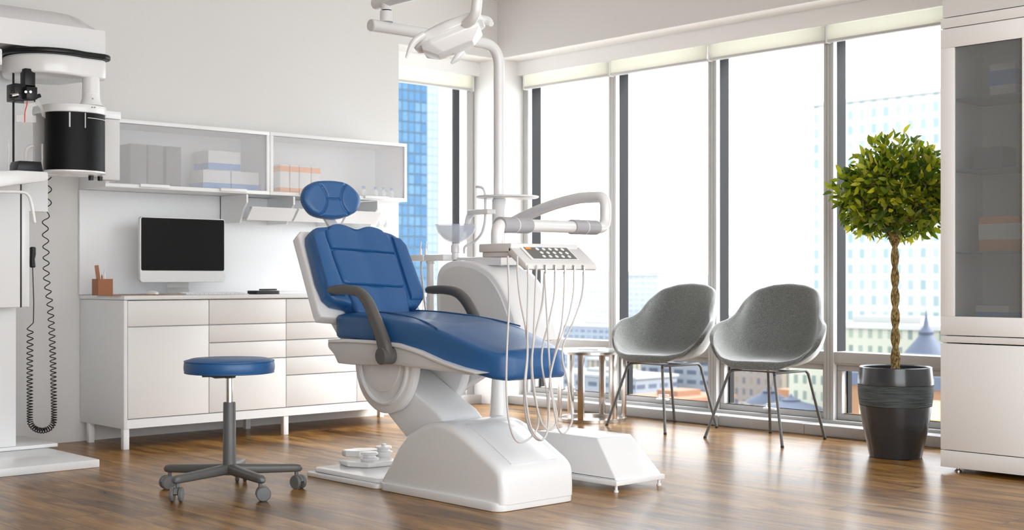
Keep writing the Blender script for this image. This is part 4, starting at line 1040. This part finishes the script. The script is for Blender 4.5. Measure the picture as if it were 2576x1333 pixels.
# ================================================================ FELT SHELL CHAIRS
def shell_chair(name,label):
    t=thing(name,(0,0,0),label,'chair','grey felt shell chairs by the windows')
    # local: +X is the front
    zk=[(0,.486),(.14,.490),(.24,.525),(.33,.605),(.41,.662),(.49,.688),(.56,.704),(.62,.738),(.69,.822),(.77,.893),(.88,.922),(1.,.930)]
    def rimz(phi):
        phi=phi%(2*math.pi); k=phi/math.pi if phi<=math.pi else 2-phi/math.pi     # 0 front, 1 back
        z=zk[-1][1]
        for a,b in zip(zk,zk[1:]):
            if a[0]<=k<=b[0]:
                u=(k-a[0])/(b[0]-a[0]); u=u*u*(3-2*u)*.5+u*.5; z=a[1]+(b[1]-a[1])*u; break
        return k,z
    NP=64; NT=22; SR=Matrix.Rotation(math.radians(20),4,'Z')
    def surf(phi,t):
        k,z=rimz(phi)
        c,s=math.cos(phi),math.sin(phi)
        ne=2.5 if c>0 else 2.5+.8*min(1,-c*1.5)
        rs=1/((abs(c)**ne+abs(s)**ne)**(1/ne))
        rx=.272 if c>0 else .255
        ry=.308
        zb=.445
        rad=math.sin(t*math.pi/2)**.66
        w=min(1,max(0,(k-.05)/.30))
        zfront=zb+.030+(z-zb-.030)*t**3
        zz=zfront*(1-w)+(zb+.030*(1-t)**2+(z-zb)*(1-math.cos(t*math.pi/2))**1.15)*w
        lean=-.10*max(0,(zz-.58)/.35)*max(0,-c)**.5
        if c>0 and t>.70: zz-=.060*((t-.70)/.30)**2*min(1,c/.55)
        u_=min(1,max(0,(k-.48)/.20)); u_=u_*u_*(3-2*u_); fl=math.exp(-((k-.38)/.12)**2)
        q=Vector((rx*c*rs*rad*(1+.05*fl*t)+lean,ry*s*rs*rad*(1-.24*u_*t*t+.06*fl*t),zz))
        return SR@q
    def fn(b):
        rows=[[surf(2*math.pi*i/NP,j/NT) for i in range(NP)] for j in range(1,NT+1)]
        rows=[[surf(2*math.pi*i/NP,.012) for i in range(NP)]]+rows
        loft(b,rows,cap=False); b.faces.new([v for v in list(b.verts)[:NP]][::-1])
        bmesh.ops.recalc_face_normals(b,faces=b.faces)
    sh_=part('seat_shell',M['felt'],t,fn,ang=80)
    up=sum(p.normal.z*p.area for p in sh_.data.polygons)
    md=sh_.modifiers.new('thick','SOLIDIFY'); md.thickness=.030; md.offset=-1 if up>0 else 1; md.use_even_offset=False
    ms_=sh_.modifiers.new('round','SUBSURF'); ms_.levels=1; ms_.render_levels=1
    def fr(b):
        for s in (-1,1):
            pts=[(.235*1.0,s*.285,.006),(.16,s*.165,.405),(-.12,s*.165,.405),(-.245,s*.235,.006)]
            tube(b,fillet(pts,.035,6),.0085,10)
        tube(b,[(.10,-.165,.405),(.10,.165,.405)],.008,8); tube(b,[(-.10,-.165,.405),(-.10,.165,.405)],.008,8)
    for s in (-1,1):
        part('leg',M['greymetal'],t,lambda b: tube(b,[(.245,s*.29,.006),(.168,s*.172,.392)],.0090,10))
        part('leg',M['greymetal'],t,lambda b: tube(b,[(-.255,s*.205,.006),(-.168,s*.150,.392)],.0090,10))
        for p in ((.245,s*.29),(-.255,s*.205)):
            part('glide',M['tip'],t,lambda b: lathe(b,[(.001,0),(.010,0),(.010,.012),(.001,.012)],(p[0],p[1],0),10))
        part('leg_bracket',M['greymetal'],t,lambda b: tube(b,fillet([(.168,s*.172,.392),(.158,s*.160,.409),(-.155,s*.142,.409),(-.168,s*.150,.392)],.012,4),.0088,10))
    part('cross_bar',M['greymetal'],t,lambda b:(box(b,-.10,-.07,-.148,.148,.404,.412),box(b,.07,.10,-.155,.155,.404,.412)))
    return t
c0=shell_chair('shell_chair','left grey felt shell chair, next to the round steel table')
c0.location=(6.45,5.56,0); c0.rotation_euler=(0,0,math.radians(180-9))
c1=copy_tree(c0); c1.location=(6.425,4.725,0); c1.rotation_euler=(0,0,math.radians(180-3)); c1['label']='right grey felt shell chair, nearer to the potted tree'
# ================================================================ ROUND TABLE
TCx,TCy=6.43,6.19; TR=.235
tb=thing('side_table',(TCx,TCy,0),'round glass-topped side table with flat steel legs left of the felt chairs','table')
def ringb(b,r0,r1,za,zb): lathe(b,[(r0,za),(r1,za),(r1,zb),(r0,zb),(r0,za+.0001)],(TCx,TCy,0),56)
part('base_ring',M['satin'],tb,lambda b: ringb(b,TR-.03,TR,.001,.022))
part('top_ring',M['satin'],tb,lambda b: ringb(b,TR-.03,TR,.450,.468))
for k in range(6):
    a=math.radians(25+60*k)
    part('leg',M['satin'],tb,lambda b: box(b,TR-.027,TR-.003,-.020,.020,.022,.450,.001,m=Matrix.Translation((TCx,TCy,0))@Matrix.Rotation(a,4,'Z')))
part('glass_top',M['tglass'],tb,lambda b: lathe(b,[(.001,.4685),(.262,.4685),(.265,.472),(.262,.477),(.001,.477)],(TCx,TCy,0),56))
tag(part('magazine',M['whitec'],None,lambda b: box(b,-.10,.10,-.07,.07,0,.006,m=Matrix.Translation((TCx+.02,TCy+.02,.4775))@Matrix.Rotation(.5,4,'Z'))),'pale magazine lying on the glass side table','magazine')
# ================================================================ POTTED TREE
pc=Vector((6.46,3.86,0)) 
pp=uZ(2253,1157); pc=Vector((pp.x+.117,pp.y+.071,0))
dd=pc.x*F[0]+pc.y*F[1]; sc=dd/f
potm=mat('charcoal_pot_glaze',(.035,.036,.040),.24,coat=.4)
def pot_mat():
    m=mat('ribbed_pot_band',(.07,.082,.085),.6); nt=m.node_tree; b=nt.nodes['Principled BSDF']
    tc=nt.nodes.new('ShaderNodeTexCoord'); mp=nt.nodes.new('ShaderNodeMapping'); mp.inputs['Scale'].default_value=(6,6,150)
    n=nt.nodes.new('ShaderNodeTexNoise'); n.inputs['Scale'].default_value=1.5; n.inputs['Detail'].default_value=4
    nt.links.new(tc.outputs['Object'],mp.inputs[0]); nt.links.new(mp.outputs[0],n.inputs['Vector'])
    bp=nt.nodes.new('ShaderNodeBump'); bp.inputs['Strength'].default_value=1; bp.inputs['Distance'].default_value=.006
    nt.links.new(n.outputs['Fac'],bp.inputs['Height']); nt.links.new(bp.outputs['Normal'],b.inputs['Normal'])
    r=ramp(nt,[(.35,(.035,.045,.048)),(.65,(.10,.118,.12))]); nt.links.new(n.outputs['Fac'],r.inputs['Fac']); nt.links.new(r.outputs['Color'],b.inputs['Base Color']); return m
pz=lambda y: H+(HZ-y)*sc
pr_=[(64,1150),(72,1110),(80,1070),(86,1028),(91,985),(93,960),(91,925)]
pot=thing('plant_pot',pc,'tall charcoal barrel-shaped plant pot with a ribbed band','pot')
zl=lambda z: max(0,z)
k_=sc*1.0
def R_(px): return px*k_*1.0
Zt=pz(926); Zb1=pz(1020); Zb2=pz(968)
def prof_r(z):
    P=[(0,64),(pz(1110),72),(pz(1070),81),(pz(1030),87),(pz(990),91.5),(pz(960),92.5),(pz(926),89)]
    for a,b in zip(P,P[1:]):
        if a[0]<=z<=b[0]: return R_(a[1]+(b[1]-a[1])*(z-a[0])/(b[0]-a[0]))
    return R_(89)
part('pot_body',potm,pot,lambda b: lathe(b,[(.001,0),(prof_r(0)-.004,0)]+[(prof_r(Zb1*i/12),.002+Zb1*i/12) for i in range(13)]+[(prof_r(Zb1)-.006,Zb1+.003),(.001,Zb1+.003)],(pc.x,pc.y,0),56))
part('ribbed_band',pot_mat(),pot,lambda b: lathe(b,[(prof_r(Zb1)-.01,Zb1+.0035)]+[(prof_r(Zb1+(Zb2-Zb1)*i/6)+.001,Zb1+.004+(Zb2-Zb1)*i/6) for i in range(7)]+[(prof_r(Zb2)-.01,Zb2+.005)],(pc.x,pc.y,0),56))
part('pot_rim',potm,pot,lambda b: lathe(b,[(prof_r(Zb2)-.01,Zb2+.0055)]+[(prof_r(Zb2+(Zt-Zb2)*i/6),Zb2+.006+(Zt-Zb2)*i/6) for i in range(7)]+[(prof_r(Zt)-.006,Zt+.010),(prof_r(Zt)-.014,Zt+.004),(prof_r(Zt)-.014,Zt-.05)],(pc.x,pc.y,0),56))
part('soil',M['soil'],pot,lambda b: lathe(b,[(prof_r(Zt)-.015,Zt-.036),(.08,Zt-.018),(.001,Zt-.014)],(pc.x,pc.y,0),40))
tree=thing('potted_tree',(pc.x,pc.y,Zt-.013),'braided-trunk tree with a round green leafy crown in the charcoal pot','tree')
def bark():
    m=mat('braided_bark',(.30,.19,.07),.85); nt=m.node_tree; b=nt.nodes['Principled BSDF']
    tc=nt.nodes.new('ShaderNodeTexCoord'); mp=nt.nodes.new('ShaderNodeMapping'); mp.inputs['Scale'].default_value=(160,160,40)
    n=nt.nodes.new('ShaderNodeTexNoise'); n.inputs['Scale'].default_value=1; n.inputs['Detail'].default_value=4
    nt.links.new(tc.outputs['Object'],mp.inputs[0]); nt.links.new(mp.outputs[0],n.inputs['Vector'])
    r=ramp(nt,[(.38,(.07,.045,.015)),(.5,(.26,.17,.055)),(.65,(.50,.36,.14))]); nt.links.new(n.outputs['Fac'],r.inputs['Fac']); nt.links.new(r.outputs['Color'],b.inputs['Base Color'])
    bp=nt.nodes.new('ShaderNodeBump'); bp.inputs['Strength'].default_value=.8; bp.inputs['Distance'].default_value=.004
    nt.links.new(n.outputs['Fac'],bp.inputs['Height']); nt.links.new(bp.outputs['Normal'],b.inputs['Normal']); return m
M['bark']=bark()
zc0=pz(610); cc=Vector((pc.x,pc.y,0)); cup_=uD(2250,482,dd); cr=141*sc
cc=Vector((cup_.x,cup_.y,cup_.z))
for k in range(2):
    def tk(b):
        P=[];rs=[]
        for i in range(61):
            t=i/60; z=Zt-.013+(zc0+.02-Zt+.013)*t; a=t*2*math.pi*3.3+k*math.pi; r=.0115-.002*t+(.012*max(0,(t-.9)/.1))
            base=Vector((pc.x+(cc.x-pc.x)*t*.6,pc.y+(cc.y-pc.y)*t*.6,z))
            P.append(base+Vector((r*math.cos(a),r*math.sin(a),0))); rs.append(.0150-.003*t+(.008*max(0,1-t*12)))
        tube(b,P,rs,9)
    part('trunk_strand',M['bark'],tree,tk,ang=80)
rnd=random.Random(5)
tips=[]; tops=Vector((pc.x+(cc.x-pc.x)*.6,pc.y+(cc.y-pc.y)*.6,zc0))
def rnddir():
    while True:
        v=Vector((rnd.uniform(-1,1),rnd.uniform(-1,1),rnd.uniform(-1,1)))
        if .05<v.length<1: return v.normalized()
def branches(b):
    for i in range(26):
        d=rnddir(); d.z=abs(d.z)*.9-.25; d.normalize()
        end=cc+Vector((d.x*cr*.82,d.y*cr*.82,d.z*cr*.80)); mid=tops.lerp(end,.45)+Vector((0,0,.05))+rnddir()*.02
        P=smooth_path([tops,mid,end],6); tube(b,P,[.0075-.006*j/(len(P)-1) for j in range(len(P))],6)
        for j in range(7):
            s_=P[5+j%7] if len(P)>12 else P[-1]; s_=P[min(len(P)-1,5+j)]
            e2=s_+(rnddir()*.07+(s_-cc).normalized()*.05); tube(b,[s_,e2],[.003,.0015],5); tips.append((s_,e2))
part('branches',M['bark'],tree,branches)
def leafmat():
    m=bpy.data.materials.new('leaf_green'); m.use_nodes=True; nt=m.node_tree; b=nt.nodes['Principled BSDF']
    at=nt.nodes.new('ShaderNodeAttribute'); at.attribute_name='tone'; 
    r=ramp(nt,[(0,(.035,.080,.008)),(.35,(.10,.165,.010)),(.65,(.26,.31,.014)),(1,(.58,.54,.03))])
    nt.links.new(at.outputs['Fac'],r.inputs['Fac']); nt.links.new(r.outputs['Color'],b.inputs['Base Color']); b.inputs['Roughness'].default_value=.38
    tl=nt.nodes.new('ShaderNodeBsdfTranslucent'); nt.links.new(r.outputs['Color'],tl.inputs['Color'])
    mx=nt.nodes.new('ShaderNodeMixShader'); mx.inputs[0].default_value=.5
    o=nt.nodes['Material Output']; nt.links.new(b.outputs[0],mx.inputs[1]); nt.links.new(tl.outputs[0],mx.inputs[2]); nt.links.new(mx.outputs[0],o.inputs[0]); return m
def leaves():
    bm=nb(); lay=bm.verts.layers.float.new('tone')
    for i in range(3300):
        d=rnddir(); q=rnd.random()**.38
        # crown: slightly flattened ball, lumpy, wider low on one side
        lump=1+.13*math.sin(3.1*d.x*2+1.3)+.10*math.sin(5*d.y+2*d.z)
        p=cc+Vector((d.x*cr*1.0,d.y*cr*1.0,d.z*cr*.90))*q*lump*.98
        if p.z<cc.z-cr*.75: p.z=cc.z-cr*.75+rnd.random()*.08
        if i<1500 and tips: p=rnd.choice(tips)[1]+rnddir()*.02
        ax=((p-cc).normalized()*.8+rnddir()*.8+Vector((0,0,.15))).normalized()
        L_=rnd.uniform(.042,.070); W=L_*rnd.uniform(.36,.48)
        side=ax.cross(rnddir()).normalized(); n=side.cross(ax)
        tone=min(1,max(0,rnd.gauss(.42,.25)+.75*max(0,(p-cc).length/cr-.72)+.18*max(0,-(p-cc).dot(Vector((-.2,-.9,0)))*0)))  # random leaf tone, plus backlit yellow painted into the outer leaves
        rows=[]
        for t,w in ((0,.06),(.25,.8),(.5,1),(.78,.66),(1,.03)):
            c=p+ax*L_*t-n*L_*.22*t*t
            vs=[]
            for s in (-1,0,1):
                v=bm.verts.new(c+side*(s*W*.5*w)+n*(abs(s)*w*W*.14)); v[lay]=tone; vs.append(v)
            rows.append(vs)
        for a,c in zip(rows,rows[1:]):
            for s in (0,1): bm.faces.new((a[s],a[s+1],c[s+1],c[s]))
    return bm
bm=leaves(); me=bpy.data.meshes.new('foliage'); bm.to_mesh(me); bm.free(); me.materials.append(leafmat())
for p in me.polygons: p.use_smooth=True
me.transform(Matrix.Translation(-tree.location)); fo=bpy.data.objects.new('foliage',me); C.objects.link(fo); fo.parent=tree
# ================================================================ PANORAMIC X-RAY MACHINE
xr=thing('panoramic_xray_machine',(2.6,6.9,0),'tall white panoramic x-ray machine standing at the left edge','x-ray machine')
part('base_plate',M['plastic'],xr,lambda b: box(b,1.9,2.99,6.323,7.05,.0,.040,.004))
part('base_plinth',M['plastic'],xr,lambda b: box(b,1.9,uY(136,1118,7.0).x,6.95,7.40,.0405,.060,.004))
cx_=uY(41,780,6.95).x
part('column',M['plastic'],xr,lambda b: box(b,2.2,cx_,6.95,7.38,.0605,2.05,.006))
crx=uY(55,600,6.78).x; crz0=uY(55,773,6.78).z; crz1=uY(55,300,6.78).z
part('carriage',M['plastic'],xr,lambda b: (box(b,2.1,crx-.008,6.78,6.94,crz0,1.50,.004)))
part('carriage_groove',M['black'],xr,lambda b: box(b,crx-.0075,crx+.001,6.785,6.94,crz0,1.50))
gx=uY(74,600,6.785).x
part('carriage_side',M['plastic'],xr,lambda b: box(b,crx+.0015,gx,6.785,6.94,crz0+.002,1.50,.003))
bx_=uY(121,400,7.10).x; bx2=uY(60,215,7.10).x; zz0=uY(121,533,7.10).z; zz1=uY(121,298,7.10).z; zz2=uY(60,215,7.10).z
part('back_plate',M['plastic'],xr,lambda b: prism(b,[(2.0,zz0),(bx_,zz0),(bx_,zz1),(bx2,zz2),(2.0,zz2+.3)],7.10,7.16,'Y',bev=.003))
# top arm
ax1=uY(265,100,6.55).x
def toparm(b):
    z0_,z1_,z2_=2.123,2.252,2.345
    P=[(6.55,z0_),(6.55,z1_),(6.66,z2_-.01),(6.72,z2_),(7.20,z2_),(7.20,z0_)]
    secs=[]
    for x,q in ((1.3,1),(ax1-.22,1),(ax1-.16,.96),(ax1-.10,.80),(ax1-.05,.50),(ax1-.015,.15),(ax1,0)):
        secs.append([(x,y+(0 if z<=z1_ else (6.55-y)*0),z if z<=z1_ else z1_+.002+(z-z1_)*q) for y,z in P])
    loft(b,secs)
part('top_arm',M['plastic'],xr,toparm,ang=40)
# gasket and rotating arm
def planform(grow,r0):
    # plan outline around the bulge and the arm to the right
    o=[]
    a0=uY(130,140,6.62); bx0=a0.x; by0=6.66
    R0=.225+grow
    ex=uY(240,160,6.50).x; er=.062+grow; ey=6.52
    for k in range(17): 
        a=math.radians(75-16*k*12.0/16-0); 
    pts=[]
    for k in range(13):
        a=math.radians(-70+140*k/12); pts.append((ex+er*math.cos(a),ey+er*math.sin(a)))
    for k in range(25):
        a=math.radians(50+245*k/24); pts.append((bx0+R0*math.cos(a),by0+R0*math.sin(a)))
    return pts
part('black_gasket',M['black'],xr,lambda b: prism(b,planform(.022,0),2.085,2.112,'Z',bev=.008,seg=3))
part('rotating_arm',M['plastic'],xr,lambda b: prism(b,planform(0,0),1.985,2.0845,'Z',bev=.012,seg=3))
part('arm_body',M['plastic'],xr,lambda b: box(b,1.6,2.55,6.45,6.80,1.995,2.08,.012))
nx=uY(229,220,6.50)
part('sensor_neck',M['plastic'],xr,lambda b: lathe(b,[(.001,1.845),(.062,1.845),(.050,1.862),(.045,1.885),(.0445,1.905),(.043,1.906),(.043,1.909),(.0445,1.910),(.043,1.99),(.001,1.99)],(nx.x,6.50,0),32))
hx0=uY(140,300,6.40).x; hx1=uY(318,300,6.50).x; dz1=uY(200,282,6.40).z; dz0=uY(200,427,6.40).z; rx=(uY(276,300,6.45).x-hx0)/2; dcx=hx0+rx
def cap(b,z0_,z1_,g=.0):
    P=[(dcx+(rx+g)*math.cos(math.radians(180+a)),6.52+(.13+g)*math.sin(math.radians(180+a))) for a in range(0,181,10)]+[(dcx+rx+g+.0,6.55),(hx1,6.56),(hx1,6.68),(hx0-g,6.68)]
    prism(b,P,z0_,z1_,'Z',bev=.004)
part('sensor_cap',M['plastic'],xr,lambda b: cap(b,dz1+.001,dz1+.042,.004))
part('sensor_drum',M['drum'],xr,lambda b: lathe(b,[(.001,dz0),(rx-.003,dz0),(rx-.003,dz1),(.001,dz1)],(dcx,6.52,0),48,m=Matrix.Translation((0,6.52,0))@Matrix.Scale(.125/rx,4,(0,1,0))@Matrix.Translation((0,-6.52,0))))
part('sensor_housing',M['plastic2'],xr,lambda b: (box(b,dcx+rx+.004,hx1-.004,6.565,6.68,dz0-.03,dz1,.004),box(b,hx0+.002,dcx+rx+.0035,6.655,6.68,dz0-.01,dz1)))
part('sensor_base_rim',M['plastic'],xr,lambda b: lathe(b,[(.001,dz0-.022),(rx-.02,dz0-.020),(rx+.001,dz0-.008),(rx+.001,dz0-.0005),(.001,dz0-.0005)],(dcx,6.52,0),48,m=Matrix.Translation((0,6.52,0))@Matrix.Scale(.125/rx,4,(0,1,0))@Matrix.Translation((0,-6.52,0))))
for px,y_ in ((229,442),(252,434)):
    q=uY(px,y_,6.47)
    part('adjusting_knob',M['black'],xr,lambda b: lathe(b,[(.001,dz0-.045),(.013,dz0-.045),(.014,dz0-.0225),(.001,dz0-.0225)],(q.x,6.47,0),16))
# alignment marks on the drum
part('alignment_mark',M['plastic2'],xr,lambda b: (box(b,uY(211.5,300,6.40).x,uY(213.5,300,6.40).x,6.389,6.3945,dz1-.078,dz1-.003),))
part('alignment_mark',M['plastic2'],xr,lambda b: (box(b,uY(171,300,6.42).x,uY(174,300,6.42).x,6.405,6.411,dz1-.078,dz1-.003),))
part('alignment_mark',M['dots'],xr,lambda b: tube(b,smooth_path([(dcx+rx*s_,6.5175-.127*math.sqrt(1-s_*s_),dz1-.026) for s_ in (.05,.25,.45,.65,.8,.9)],3),.0018,6))
for px,py in ((231,270),(238,270),(233,248)):
    q=uY(px,py,6.39 if py>260 else 6.455); yy=6.386 if py>260 else 6.4525
    part('screw',M['sleeve'],xr,lambda b: tube(b,[(q.x,yy-.001,q.z),(q.x,yy+.004,q.z)],.004,10))
# bracket with black positioning block
def Y5(px,py): return uY(px,py,6.50)
def bxp(b,px0,px1,py0,py1,y0,y1,bev=.002):
    a=Y5(px0,py1); c=Y5(px1,py0); box(b,a.x,c.x,y0,y1,a.z,c.z,bev)
part('positioning_bracket',M['black'],xr,lambda b:(bxp(b,63,89,174,226,6.50,6.56),bxp(b,36,90,214,252,6.50,6.60,.004),bxp(b,57,84,222,250,6.45,6.499,.003),bxp(b,30,38,226,240,6.50,6.54)))
part('bracket_knob',M['black'],xr,lambda b: tube(b,[Y5(22,243),Y5(44,240)],.010,14))
part('bracket_knob',M['black'],xr,lambda b: tube(b,[Y5(84,246),Y5(101,240)],.010,14))
part('chrome_screw',M['chrome'],xr,lambda b:(tube(b,[Y5(29,241),Y5(45,238)],.0112,12),tube(b,[uY(65,231,6.449),uY(65,231,6.44)],.006,10),tube(b,[uY(77,231,6.449),uY(77,231,6.44)],.006,10)))
part('guide_rod',M['black'],xr,lambda b: tube(b,[(Y5(54,300).x,6.60,2.0),(Y5(54,300).x,6.60,Y5(54,408).z)],.0055,10))
part('bite_guide',M['clear'],xr,lambda b:(prism(b,[(p.x,p.z) for p in (Y5(58,254),Y5(83,254),Y5(76,290),Y5(88,292),Y5(88,309),Y5(38,307),Y5(38,290),Y5(56,290))],6.485,6.489,'Y')))
part('red_guide_line',M['red'],xr,lambda b: tube(b,smooth_path([uY(69,254,6.483),uY(67,268,6.483),uY(63,282,6.483),uY(62.5,308,6.483)],4),.0024,6))
part('side_guide',M['clear'],xr,lambda b:(prism(b,[(p.x,p.z) for p in (Y5(88,248),Y5(100,246),Y5(112,264),Y5(124,284),Y5(121,297),Y5(112,290),Y5(108,272))],6.53,6.534,'Y')))
part('red_guide_mark',M['red'],xr,lambda b: tube(b,smooth_path([uY(112,276,6.528),uY(120,274,6.528),uY(113,283,6.528),uY(121,281,6.528),uY(118,291,6.528)],4),.0015,6))
# chin rest tray
part('chin_tray',M['plastic'],xr,lambda b:(prism(b,[(p.x,p.z) for p in (Y5(-60,432),Y5(34,430),Y5(108,434),Y5(110,452),Y5(100,458),Y5(28,466),Y5(-60,480))],6.44,6.62,'Y',bev=.006,seg=3)))
part('chin_pad',M['black'],xr,lambda b:(prism(b,[(p.x,p.z) for p in (Y5(43,405),Y5(98,408),Y5(103,432),Y5(36,429))],6.47,6.58,'Y',bev=.003)))
part('patient_handle',M['plastic'],xr,lambda b: tube(b,smooth_path([Y5(-80,480),Y5(0,482),Y5(50,483),Y5(68,488),Y5(78,508),Y5(87,560)],5),.0085,12))
part('temple_rod',M['clear'],xr,lambda b:(tube(b,[Y5(22,430),Y5(22,352)],.0055,8),tube(b,[Y5(106,430),Y5(106,362)],.0055,8),tube(b,smooth_path([Y5(65,405),Y5(65,385),Y5(70,372),Y5(83,366)],4),.009,10)))
# exposure handset with coiled lead
hs=thing('exposure_handset',(uY(83,650,7.2).x,7.2,1.0),'black exposure hand switch with a long coiled lead hanging beside the x-ray machine','hand switch')
def Y7(px,py): return uY(px,py,7.22)
part('handset',M['black'],hs,lambda b:(tube(b,[Y7(82.5,621),Y7(82.5,623),Y7(82.5,640),Y7(81,652),Y7(82,670),Y7(82,673)],[.010,.0165,.0165,.014,.016,.012],14)))
def lead(b):
    C1=smooth_path([Y7(122,445),Y7(121,520),Y7(114,560),Y7(116,640),Y7(117,700),Y7(125,760),Y7(130,830),Y7(133,900),Y7(135,980),Y7(136,1030),Y7(136,1055)],8)
    C2=[Y7(105.5+30.5*math.cos(math.radians(a)),1055+28*math.sin(math.radians(a))) for a in range(10,180,10)]
    C3=smooth_path([Y7(75,1052),Y7(75,980),Y7(75,900),Y7(76,825)],8)
    path=[Vector(p) for p in C1+C2+C3]
    S=[0]
    for a,c in zip(path,path[1:]): S.append(S[-1]+(c-a).length)
    Ltot=S[-1]; i1=len(C1)-1; sL=S[i1]; sR=S[i1+len(C2)]
    P=[]; s_=0; phase=0
    while s_<Ltot:
        k=0
        while k<len(S)-2 and S[k+1]<s_: k+=1
        t=(s_-S[k])/(S[k+1]-S[k]); c=path[k].lerp(path[k+1],t); tg=(path[k+1]-path[k]).normalized()
        dist=max(0,sL-s_) if s_<sR else s_-sR
        pitch=.013+.062*min(1,dist/1.15)**1.15
        n1=Vector((0,1,0)); n2=tg.cross(n1).normalized()
        r=.0145+.002*min(1,dist/.5)
        P.append(c+n2*(r*math.cos(phase))+n1*(r*math.sin(phase)))
        phase+=2*math.pi/12; s_+=pitch/12
    P+=[Y7(84,812),Y7(85,760),Y7(83,700),Y7(82,673)]
    tube(b,P,.0030,6)
part('coiled_lead',M['black'],hs,lead,ang=80)
# ================================================================ LIGHT AND CAMERA
w=bpy.data.worlds.new('sky'); bpy.context.scene.world=w; w.use_nodes=True; nt=w.node_tree
bg=nt.nodes['Background']; bg.inputs['Strength'].default_value=2.3
tc=nt.nodes.new('ShaderNodeTexCoord'); sp=nt.nodes.new('ShaderNodeSeparateXYZ'); nt.links.new(tc.outputs['Generated'],sp.inputs[0])
r=ramp(nt,[(0.0,(.53,.55,.56)),(.5,(.94,.975,1.0)),(1.0,(.78,.89,1.0))])
mr=nt.nodes.new('ShaderNodeMapRange'); mr.inputs['From Min'].default_value=-1; nt.links.new(sp.outputs['Z'],mr.inputs['Value']); nt.links.new(mr.outputs['Result'],r.inputs['Fac']); nt.links.new(r.outputs['Color'],bg.inputs['Color'])
sd=bpy.data.lights.new('sun','SUN'); sd.energy=4.2; sd.angle=math.radians(30); sd.color=(.99,1,1)
so=bpy.data.objects.new('sun',sd); C.objects.link(so)
so.rotation_euler=Vector((-.80,.62,-.75)).to_track_quat('-Z','Y').to_euler()
cd=bpy.data.cameras.new('camera'); co=bpy.data.objects.new('camera',cd); C.objects.link(co)
cd.sensor_width=36; cd.lens=36*f/2576; cd.shift_y=(HZ-666.5)/2576; cd.clip_start=.05; cd.clip_end=5000
co.location=(0,0,H); co.rotation_euler=(math.radians(90),0,math.atan2(F[1],F[0])-math.pi/2)
cd.dof.use_dof=True; cd.dof.focus_distance=6.2; cd.dof.aperture_fstop=4.0
s=bpy.context.scene; s.camera=co
s.view_settings.view_transform='Standard'; s.view_settings.look='None'; s.view_settings.gamma=1; s.view_settings.exposure=1.10; s.view_settings.use_curve_mapping=False
s.cycles.max_bounces=10; s.cycles.diffuse_bounces=5; s.cycles.glossy_bounces=4; s.cycles.transparent_max_bounces=16; s.cycles.caustics_reflective=False; s.cycles.caustics_refractive=False
s.cycles.sample_clamp_indirect=6
